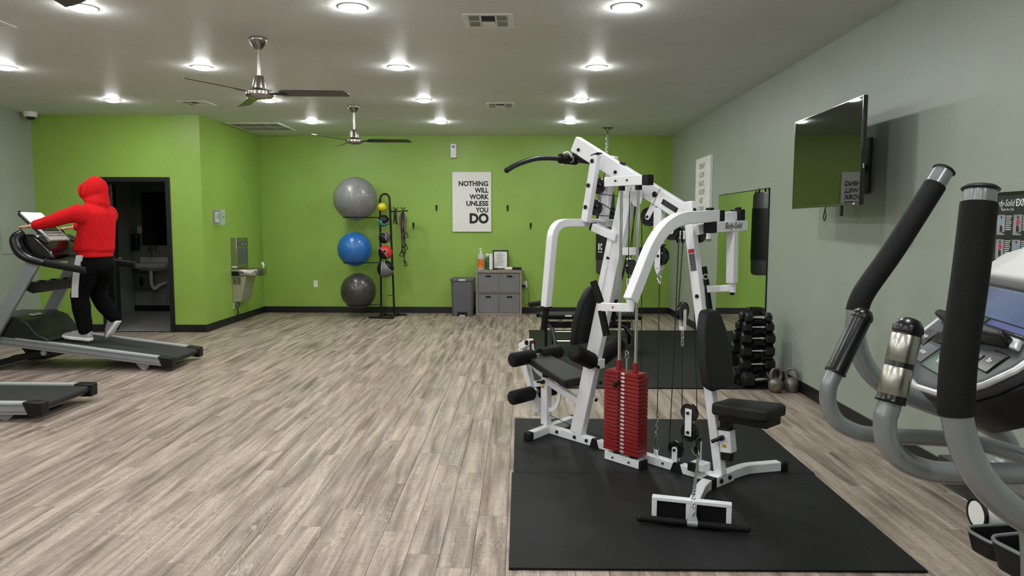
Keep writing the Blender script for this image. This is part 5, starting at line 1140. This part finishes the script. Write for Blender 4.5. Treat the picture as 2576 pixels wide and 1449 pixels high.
# ------------------------------------------------------------------ person walking on the treadmill (facing -x)
P = thing('person', 'person in a red hooded sweatshirt and black trousers walking on the treadmill', 'person', (-4.55, 7.59, 0))
def W(x, y, z): return V((x+4.55, y-7.59, z))
def ell(c, ax, ay, n=20, tilt=0.0):
    c = V(c); out = []
    for k in range(n):
        a = 2*PI*k/n; out.append(c+V((ax*math.cos(a), ay*math.sin(a), ax*math.cos(a)*tilt)))
    return out
def fuse(name, b, m, voxel, smooth=4, parent=None, disp=None):
    o = b.build(name, m, parent, angle=80)
    md = o.modifiers.new('remesh', 'REMESH'); md.mode = 'VOXEL'; md.voxel_size = voxel; md.use_smooth_shade = True
    ms = o.modifiers.new('smooth', 'SMOOTH'); ms.factor = 0.5; ms.iterations = smooth
    if disp:
        tx = bpy.data.textures.new(name+'_folds', 'CLOUDS'); tx.noise_scale = disp[0]; tx.noise_depth = 2
        mdp = o.modifiers.new('folds', 'DISPLACE'); mdp.texture = tx; mdp.strength = disp[1]; mdp.mid_level = 0.5; mdp.texture_coords = 'LOCAL'
        m2 = o.modifiers.new('smooth2', 'SMOOTH'); m2.factor = 0.5; m2.iterations = 1
    return o
hipL, hipR = W(-4.55, 7.49, 1.10), W(-4.50, 7.69, 1.10)
kneeL, ankL = W(-4.655, 7.47, 0.72), W(-4.61, 7.47, 0.37)
kneeR, ankR = W(-4.60, 7.70, 0.74), W(-4.425, 7.71, 0.47)
shL, elL, wrL = W(-4.57, 7.37, 1.63), W(-4.79, 7.29, 1.545), W(-4.985, 7.27, 1.495)
shR, elR, wrR = W(-4.53, 7.80, 1.63), W(-4.72, 7.90, 1.52), W(-4.93, 7.86, 1.475)
head = W(-4.515, 7.59, 1.865)
# body: head, neck, trunk, arms, legs, hands in one mesh
b = B()
b.ball(head, (0.095, 0.078, 0.115), 24, 16); b.ball(head+V((-0.06, 0, -0.035)), (0.05, 0.05, 0.07), 16, 10); b.ball(head+V((-0.105, 0, -0.02)), (0.018, 0.014, 0.024), 10, 8)
b.ball(head+V((-0.095, 0, -0.065)), (0.016, 0.026, 0.01), 10, 8)
for sg in (-1, 1): b.ball(head+V((0.0, sg*0.08, -0.01)), (0.02, 0.01, 0.032), 10, 8)
b.tube([head+V((0.01, 0, -0.05)), W(-4.53, 7.59, 1.66)], [0.055, 0.062], 16)
b.loft([ell(W(-4.52, 7.585, 1.08), 0.11, 0.155), ell(W(-4.53, 7.585, 1.22), 0.10, 0.135), ell(W(-4.53, 7.585, 1.45), 0.115, 0.16), ell(W(-4.53, 7.585, 1.62), 0.095, 0.17), ell(W(-4.53, 7.585, 1.69), 0.06, 0.08)])
for h, k, a in ((hipL, kneeL, ankL), (hipR, kneeR, ankR)):
    b.tube([h, h.lerp(k, 0.5), k, k.lerp(a, 0.35), a], [0.083, 0.07, 0.052, 0.053, 0.036], 14)
for s_, e, w in ((shL, elL, wrL), (shR, elR, wrR)):
    b.tube([s_, e, w], [0.05, 0.04, 0.027], 12)
def hand(b, wr, d, up, side):
    wr, d, up, side = V(wr), V(d).normalized(), V(up).normalized(), V(side).normalized()
    b.obb(wr+d*0.05, d*0.05, side*0.038, up*0.013)
    for k, (o_, L_) in enumerate(((-0.030, 0.060), (-0.010, 0.072), (0.010, 0.068), (0.029, 0.054))):
        a = wr+d*0.085+side*o_; m_ = a+d*L_*0.5+up*0.005; e_ = a+d*L_*0.95-up*0.012; b.tube([a-d*0.02, a+d*0.01, m_, e_], [0.0095, 0.0095, 0.0088, 0.007], 8)
    a = wr+d*0.025+side*(-0.035); b.tube([a, a+d*0.035-side*0.022-up*0.004, a+d*0.062-side*0.026-up*0.012], [0.012, 0.0105, 0.008], 8)
hand(b, wrL, (-0.98, 0.08, -0.14), (-0.14, 0, 0.98), (0, -1, 0)); hand(b, wrR, (-0.98, -0.15, -0.1), (-0.1, 0, 0.98), (0, 1, 0))
fuse('body', b, skin, 0.0065, 2, P)
# trousers
b = B()
b.loft([ell(W(-4.51, 7.585, 1.04), 0.135, 0.185), ell(W(-4.51, 7.585, 1.12), 0.14, 0.18), ell(W(-4.52, 7.585, 1.22), 0.13, 0.165)])
for h, k, a, q in ((hipL, kneeL, ankL, 0), (hipR, kneeR, ankR, 1)):
    b.tube([h+V((0, 0, 0.02)), h.lerp(k, 0.35), k+V((0, 0, 0.03)), k.lerp(a, 0.3), k.lerp(a, 0.75), a+V((0, 0, 0.01)), a+(a-k).normalized()*0.015], [0.118, 0.114, 0.088, 0.088, 0.075, 0.066, 0.056], 16)
b.ball(W(-4.46, 7.585, 1.06), (0.12, 0.16, 0.12), 20, 12)
fuse('trousers', b, blackcl, 0.0095, 4, P, (0.14, 0.018))
# side stripe, on the outside of the near leg
def stripe(pts, w, r0):
    b = B(); rings = []
    for p, r in zip(pts, r0):
        p = V(p); rings.append([p+V((-w/2, -r, 0)), p+V((w/2, -r, 0)), p+V((w/2, -r+0.02, 0)), p+V((-w/2, -r+0.02, 0))])
    b.loft(rings); return b
b = stripe([W(-4.585, 7.49, 1.19), W(-4.60, 7.488, 1.08), W(-4.622, 7.482, 0.95), W(-4.64, 7.475, 0.84), W(-4.652, 7.47, 0.75)], 0.066, [0.105, 0.122, 0.120, 0.106, 0.094])
b.build('trouser_stripe', stripem, P)
# hoodie
b = B()
b.loft([ell(W(-4.54, 7.585, 1.185), 0.155, 0.185), ell(W(-4.54, 7.585, 1.215), 0.165, 0.195), ell(W(-4.545, 7.585, 1.245), 0.19, 0.215), ell(W(-4.54, 7.585, 1.30), 0.185, 0.215), ell(W(-4.515, 7.585, 1.42), 0.17, 0.215), ell(W(-4.50, 7.585, 1.54), 0.165, 0.225), ell(W(-4.50, 7.585, 1.63), 0.15, 0.225), ell(W(-4.505, 7.585, 1.69), 0.115, 0.17), ell(W(-4.51, 7.585, 1.73), 0.09, 0.10), ell(W(-4.515, 7.585, 1.78), 0.08, 0.085)], True)
for s_, e, w in ((shL, elL, wrL), (shR, elR, wrR)):
    b.tube([s_+V((0.03, 0.02 if s_ is shL else -0.02, -0.0)), s_.lerp(e, 0.5), e, e.lerp(w, 0.5), e.lerp(w, 0.85), w+V((0.01, 0, 0.002))], [0.098, 0.078, 0.064, 0.056, 0.046, 0.038], 16)
    b.ball(s_+V((0.03, 0, -0.02)), (0.10, 0.085, 0.10), 18, 12)
b.ball(head+V((0.022, 0, 0.012)), (0.118, 0.104, 0.142), 24, 16); b.ball(head+V((-0.055, 0, 0.0)), (0.075, 0.09, 0.115), 20, 14)
b.ball(W(-4.475, 7.59, 1.745), (0.105, 0.125, 0.10), 20, 12); b.ball(W(-4.455, 7.59, 1.79), (0.085, 0.095, 0.09), 20, 12); b.ball(head+V((-0.05, 0, -0.095)), (0.06, 0.07, 0.06), 16, 10)
hd_ = fuse('hooded_sweatshirt', b, redcl, 0.009, 5, P, (0.16, 0.022))
b = B(); b.torus(head+V((-0.118, 0, -0.01)), (1, 0, 0.1), 0.07, 0.014, 24, 8); b.build('hood_edge', redcl, P)
B().loft([ell(W(-4.535, 7.585, 1.165), 0.152, 0.182, 28), ell(W(-4.535, 7.585, 1.175), 0.160, 0.190, 28), ell(W(-4.535, 7.585, 1.225), 0.162, 0.192, 28), ell(W(-4.54, 7.585, 1.24), 0.155, 0.186, 28)]).build('waistband', redcl, P)
# shoes
def shoe(heel, toe, upv, side, sole=True):
    heel, toe, up, sd = V(heel), V(toe), V(upv).normalized(), V(side).normalized(); d = (toe-heel).normalized(); L_ = (toe-heel).length
    prof = [(0.0, 0.030, 0.075), (0.06, 0.038, 0.098), (0.25, 0.036, 0.095), (0.42, 0.038, 0.068), (0.65, 0.046, 0.05), (0.85, 0.044, 0.038), (1.0, 0.022, 0.022)]
    rings = []
    for s_, w, h in prof:
        c = heel+d*(s_*L_); rings.append([c-sd*w+up*0.028, c-sd*w*0.9+up*(0.028+h*0.6), c-sd*w*0.45+up*(0.028+h), c+sd*w*0.45+up*(0.028+h), c+sd*w*0.9+up*(0.028+h*0.6), c+sd*w+up*0.028])
    o = B().loft(rings).build('shoe', shoem, P, 0.008, 3, angle=60)
    rings = []
    for s_, w, h in prof:
        c = heel+d*(s_*L_*1.02-0.003); lift = 0.012*max(0, (s_-0.8)/0.2)
        rings.append([c-sd*(w+0.005)+up*lift, c+sd*(w+0.005)+up*lift, c+sd*(w+0.006)+up*0.034, c-sd*(w+0.006)+up*0.034])
    B().loft(rings).build('shoe_sole', solem, o, 0.006, 2)
    for k in range(4):
        c = heel+d*(L_*(0.42+0.08*k))+up*(0.028+0.068-0.006*k); B().tube([c-sd*0.026, c+up*0.006, c+sd*0.026], 0.004, 6).build('shoe_laces', whitep, o)
    return o
shoe(W(-4.555, 7.47, 0.277), W(-4.845, 7.46, 0.310), (0.10, 0, 1), (0, 1, 0))
shoe(W(-4.375, 7.71, 0.45), W(-4.51, 7.715, 0.262), (0.81, 0, 0.58) if False else (-0.81, 0, 0.58), (0, 1, 0))

# ------------------------------------------------------------------ near elliptical trainer
EO = V((0.95, 1.22, 0.0))
el = thing('elliptical_trainer', 'grey and black elliptical trainer close to the camera at the right edge', 'exercise machine', EO)
def E(p): return V(p)-EO
def Es(l): return [V(p)-EO for p in l]
RT_, RF = 0.0195, 0.0222
nm = Es([(0.612,0.965,1.558), (0.610,0.963,1.542), (0.598,0.954,1.441), (0.585,0.946,1.346), (0.580,0.940,1.283), (0.581,0.938,1.260), (0.591,0.935,1.220), (0.612,0.931,1.178), (0.647,0.929,1.141), (0.694,0.929,1.112), (0.78, 0.94, 1.07), (0.90, 0.95, 0.98), (0.98, 0.96, 0.80), (1.02, 0.97, 0.55)])
fmv = Es([(0.889,1.526,1.626), (0.871,1.523,1.597), (0.786,1.510,1.463), (0.723,1.502,1.372), (0.707,1.498,1.330), (0.705,1.493,1.276), (0.724,1.489,1.222), (0.762,1.485,1.181), (0.845,1.483,1.144), (0.929,1.481,1.115), (0.995,1.480,1.086), (1.033,1.476,1.036), (1.08, 1.47, 0.85), (1.10, 1.47, 0.55)])
for pts, k0, k1 in ((nm, 1, 5), (fmv, 1, 4)):
    a = B().tube(spline(pts, 5), RT_, 20).build('swing_arm', greyell, el, angle=60)
    fp_ = spline(pts[k0:k1+1], 6); B().tube(fp_, [RF]*len(fp_), 24).build('foam_sleeve', foam, a, 0.0015)
    d = (pts[0]-pts[1]).normalized()
    B().lathe([(0, 0), (0.0225, 0), (0.023, 0.002), (0.018, 0.006), (0.008, 0.0085), (0, 0.009)], pts[0], d, 28).build('end_plug', blk, a)
fg = Es([(0.683,1.418,1.336), (0.626,1.407,1.219), (0.614,1.404,1.190), (0.614,1.402,1.159), (0.630,1.399,1.125), (0.666,1.397,1.104), (0.713,1.397,1.096), (0.863,1.398,1.088), (0.943,1.38,1.075), (1.00,1.33,1.06)])
ng = Es([(0.572,1.048,1.365), (0.544,1.037,1.252), (0.537,1.035,1.227), (0.540,1.032,1.195), (0.561,1.030,1.169), (0.592,1.029,1.155), (0.639,1.029,1.149), (0.80,1.04,1.145), (0.92, 1.10, 1.12), (0.99, 1.17, 1.08)])
for pts, sensor in ((fg, False), (ng, True)):
    a = B().tube(spline(pts, 5), 0.016, 18).build('fixed_handlebar', greyell, el, angle=60)
    p0, p1 = pts[0], pts[1]; d = (p0-p1).normalized(); L_ = (p0-p1).length
    B().lathe([(0, 0), (0.0205, 0), (0.021, 0.003), (0.0195, 0.006), (0.0195, L_-0.012), (0.021, L_-0.01), (0.021, L_-0.004), (0.0195, L_), (0.014, L_+0.008), (0.006, L_+0.011), (0, L_+0.011)], p1, d, 28).build('grip_sleeve', satin, a)
    if sensor:
        for s0, s1 in ((0.012, 0.053), (0.061, 0.102)):
            B().lathe([(0.0199, s0), (0.0205, s0+0.001), (0.0205, s1-0.001), (0.0199, s1)], p1, d, 28).build('pulse_sensor', chrome if False else steel, a)
# mast and console
B().path(Es([(0.89, 1.22, 1.30), (1.02, 1.22, 1.02), (1.30, 1.22, 0.40)]), 0.11, 0.10, (0, 1, 0)).build('mast', greyell, el, 0.03, 4)
b = B(); b.torus(E((0.99, 1.22, 1.075)), (0.42, 0, -0.9), 0.062, 0.007, 24, 8); b.build('mast_weld_ring', galv, el)
B().cyl(E((1.02, 0.96, 1.0)), E((1.02, 1.48, 1.0)), 0.03, 18).build('pivot_axle', greyell, el)
Ld = V((0.23, 0.973, 0)).normalized(); Fd = V((0.973, -0.23, 0)).normalized(); th_ = math.radians(42)
Ud = Fd*math.cos(th_)+V((0, 0, 1))*math.sin(th_); Nd = -Fd*math.sin(th_)+V((0, 0, 1))*math.cos(th_)
CO = E((0.655, 1.015, 1.270))
def C_(s, t_, n_=0.0):
    t_ = t_ if t_ < 0.09 else 0.09+(t_-0.09)*0.69
    return CO+Ld*s+Ud*t_+Nd*n_
def face_poly(pts, n0, n1): return B().prism([C_(s, t_, n0) for s, t_ in pts], Nd*(n1-n0))
out = [(0.02, 0.02), (0.07, -0.025), (0.18, -0.04), (0.30, -0.03), (0.37, 0.0), (0.40, 0.05), (0.405, 0.20), (0.38, 0.33), (0.30, 0.38), (0.10, 0.38), (0.03, 0.34), (0.0, 0.22), (0.0, 0.06)]
cn = face_poly(out, -0.03, 0.0).build('console_face', mat('charcoal_console', (52, 53, 57), 0.5, var=0.06), el, 0.012, 4)
rings = []
for k, n_ in ((1.0, -0.028), (1.0, -0.05), (0.93, -0.095), (0.60, -0.13)):
    rings.append([C_(0.2+(s-0.2)*k, 0.18+(t_-0.18)*k, n_) for s, t_ in out])
B().loft(rings).build('console_back', blk, el, 0.004)
B().tube([C_(s*1.0, t_, -0.004) for s, t_ in out], 0.005, 8, closed=True).build('rim', silver, cn)
face_poly([(0.005, 0.245), (0.40, 0.245), (0.39, 0.33), (0.30, 0.385), (0.10, 0.385), (0.02, 0.335)], -0.01, 0.028).build('top_cowl', mat('light_grey_cowl', (188, 188, 186), 0.45, var=0.04), el, 0.008, 4)
sp = face_poly([(0.01, 0.115), (0.39, 0.115), (0.39, 0.243), (0.01, 0.243)], 0.0, 0.005).build('screen_panel', blkg, el, 0.003)
face_poly([(0.035, 0.14), (0.37, 0.14), (0.37, 0.232), (0.035, 0.232)], 0.005, 0.0062).build('screen', lcd, sp)
face_poly([(0.05, 0.12), (0.2, 0.12), (0.2, 0.136), (0.05, 0.136)], 0.0052, 0.006).build('blue_strip', mat('navy_print', (24, 40, 110), 0.3), sp)
face_poly([(0.21, 0.12), (0.35, 0.12), (0.35, 0.136), (0.21, 0.136)], 0.0052, 0.006).build('green_strip', mat('green_print', (20, 80, 50), 0.3), sp)
face_poly([(0.02, 0.250), (0.085, 0.250), (0.085, 0.272), (0.02, 0.272)], 0.028, 0.031).build('logo_plate', blkg, el, 0.001)
text('model_lettering', 'E', 0.018, silver, el, C_(0.03, 0.253, 0.0315), -Ld, Ud, 'RIGHT')
face_poly([(0.03, 0.085), (0.37, 0.085), (0.35, 0.108), (0.05, 0.108)], 0.0, 0.010).build('shelf_strip', silver, cn, 0.003)
face_poly([(0.05, 0.085), (0.20, 0.07), (0.35, 0.085), (0.34, 0.102), (0.06, 0.102)], 0.0, 0.032).build('reading_ledge', blk, cn, 0.008, 3)
gk = mat('dark_green_key', (44, 70, 62), 0.4)
for k, (s0, t0, w, h, m_) in enumerate(((0.04, 0.035, 0.05, 0.04, blkg), (0.10, 0.03, 0.03, 0.03, greyp), (0.14, -0.005, 0.10, 0.045, gk), (0.25, -0.002, 0.06, 0.04, greyp), (0.32, 0.03, 0.05, 0.035, blkg), (0.27, 0.045, 0.045, 0.035, blkg), (0.15, 0.05, 0.08, 0.03, greyp))):
    kb = face_poly([(s0, t0), (s0+w, t0), (s0+w, t0+h), (s0, t0+h)], 0.0, 0.003).build('key', m_, cn, 0.002)
    lab = {2: 'start', 3: 'enter', 0: 'fan', 4: 'stop'}.get(k)
    if lab: text('key_lettering', lab, 0.013, whitep, kb, C_(s0+w/2, t0+h/2-0.004, 0.0034), -Ld, Ud, 'CENTER')
B().tube([C_(0.13, 0.055, 0.003), C_(0.20, 0.048, 0.004), C_(0.27, 0.055, 0.003)], 0.0025, 8).build('arc_light', whitep, cn)
# lower body out of frame but standing on the floor
b = B().path(Es([(0.25, 1.22, 0.06), (1.75, 1.22, 0.06)]), 0.12, 0.08, (0, 1, 0)); b.build('base_frame', greyell, el, 0.006)
B().box(0.05-0.0, 0.62, -0.18, 0.18, 0.05, 0.42).build('drive_housing', blk, el, 0.06, 4)
for x_ in (-0.66, 0.72): B().box(x_-0.04, x_+0.04, -0.33, 0.33, 0.0, 0.06).build('stabilizer', greyell, el, 0.01)
for sg in (-1, 1):
    B().path([V((-0.62, sg*0.17, 0.20+0.04*sg)), V((0.1, sg*0.2, 0.32))], 0.05, 0.05, (0, 1, 0)).build('pedal_arm', greyell, el, 0.006)
    B().box(-0.62, -0.26, sg*0.17-0.075, sg*0.17+0.075, 0.26+0.04*sg, 0.29+0.04*sg).build('foot_pedal', blk, el, 0.012, 3)

# second machine, of which the rear foot trays show in the bottom right corner
SO = V((1.95, 2.3, 0.0))
s2 = thing('stride_trainer', 'elliptical machine at the bottom right corner, only its two black foot trays in view', 'exercise machine', SO)
def tray(c, a, L_, w, h):
    c = V(c); d = V((math.cos(a), math.sin(a), 0)); s_ = V((-d.y, d.x, 0))
    def ring(kl, kw, z, n=6):
        o_ = []
        for cx_, cy_, a0 in ((1, 1, 0), (-1, 1, 90), (-1, -1, 180), (1, -1, 270)):
            for k in range(n):
                q = math.radians(a0+90*k/(n-1)); r_ = 0.05
                o_.append(c+d*(cx_*(L_*kl-r_)+r_*math.cos(q))+s_*(cy_*(w*kw-r_)+r_*math.sin(q))+V((0, 0, z)))
        return o_
    o = B().loft([ring(0.93, 0.85, 0.0), ring(1.0, 1.0, h), ring(0.97, 0.93, h), ring(0.90, 0.80, 0.02)]).build('foot_tray', blk, s2)
    B().tube(ring(0.985, 0.965, h), 0.0065, 8, closed=True).build('tray_rim', greyell, o)
tray((1.86-SO.x, 2.56-SO.y, 0.315), math.radians(8), 0.19, 0.085, 0.07)
tray((1.79-SO.x, 2.25-SO.y, 0.40), math.radians(12), 0.24, 0.10, 0.09)
B().path([(1.95-SO.x, 2.70-SO.y, 0.33), (2.4-SO.x, 2.66-SO.y, 0.30)], 0.06, 0.07, (0, 1, 0)).build('pedal_arm', greyell, s2, 0.006)
B().path([(1.88-SO.x, 2.36-SO.y, 0.33), (2.4-SO.x, 2.36-SO.y, 0.30)], 0.06, 0.07, (0, 1, 0)).build('pedal_arm', greyell, s2, 0.006)
B().lathe([(0, 0), (0.05, 0), (0.055, 0.01), (0.055, 0.10), (0, 0.11)], (1.795-SO.x, 2.74-SO.y, 0.385), (1, 0, 0.0), 28).build('link_cover', whitep, s2)
B().torus((1.80-SO.x, 2.74-SO.y, 0.385), (1, 0, 0), 0.056, 0.008, 32, 8).build('link_ring', blk, s2)
B().box(0.10, 0.52, -0.35, 0.55, 0.0, 0.28).build('rear_housing', blk, s2, 0.03, 3)
bpy.context.view_layer.update()
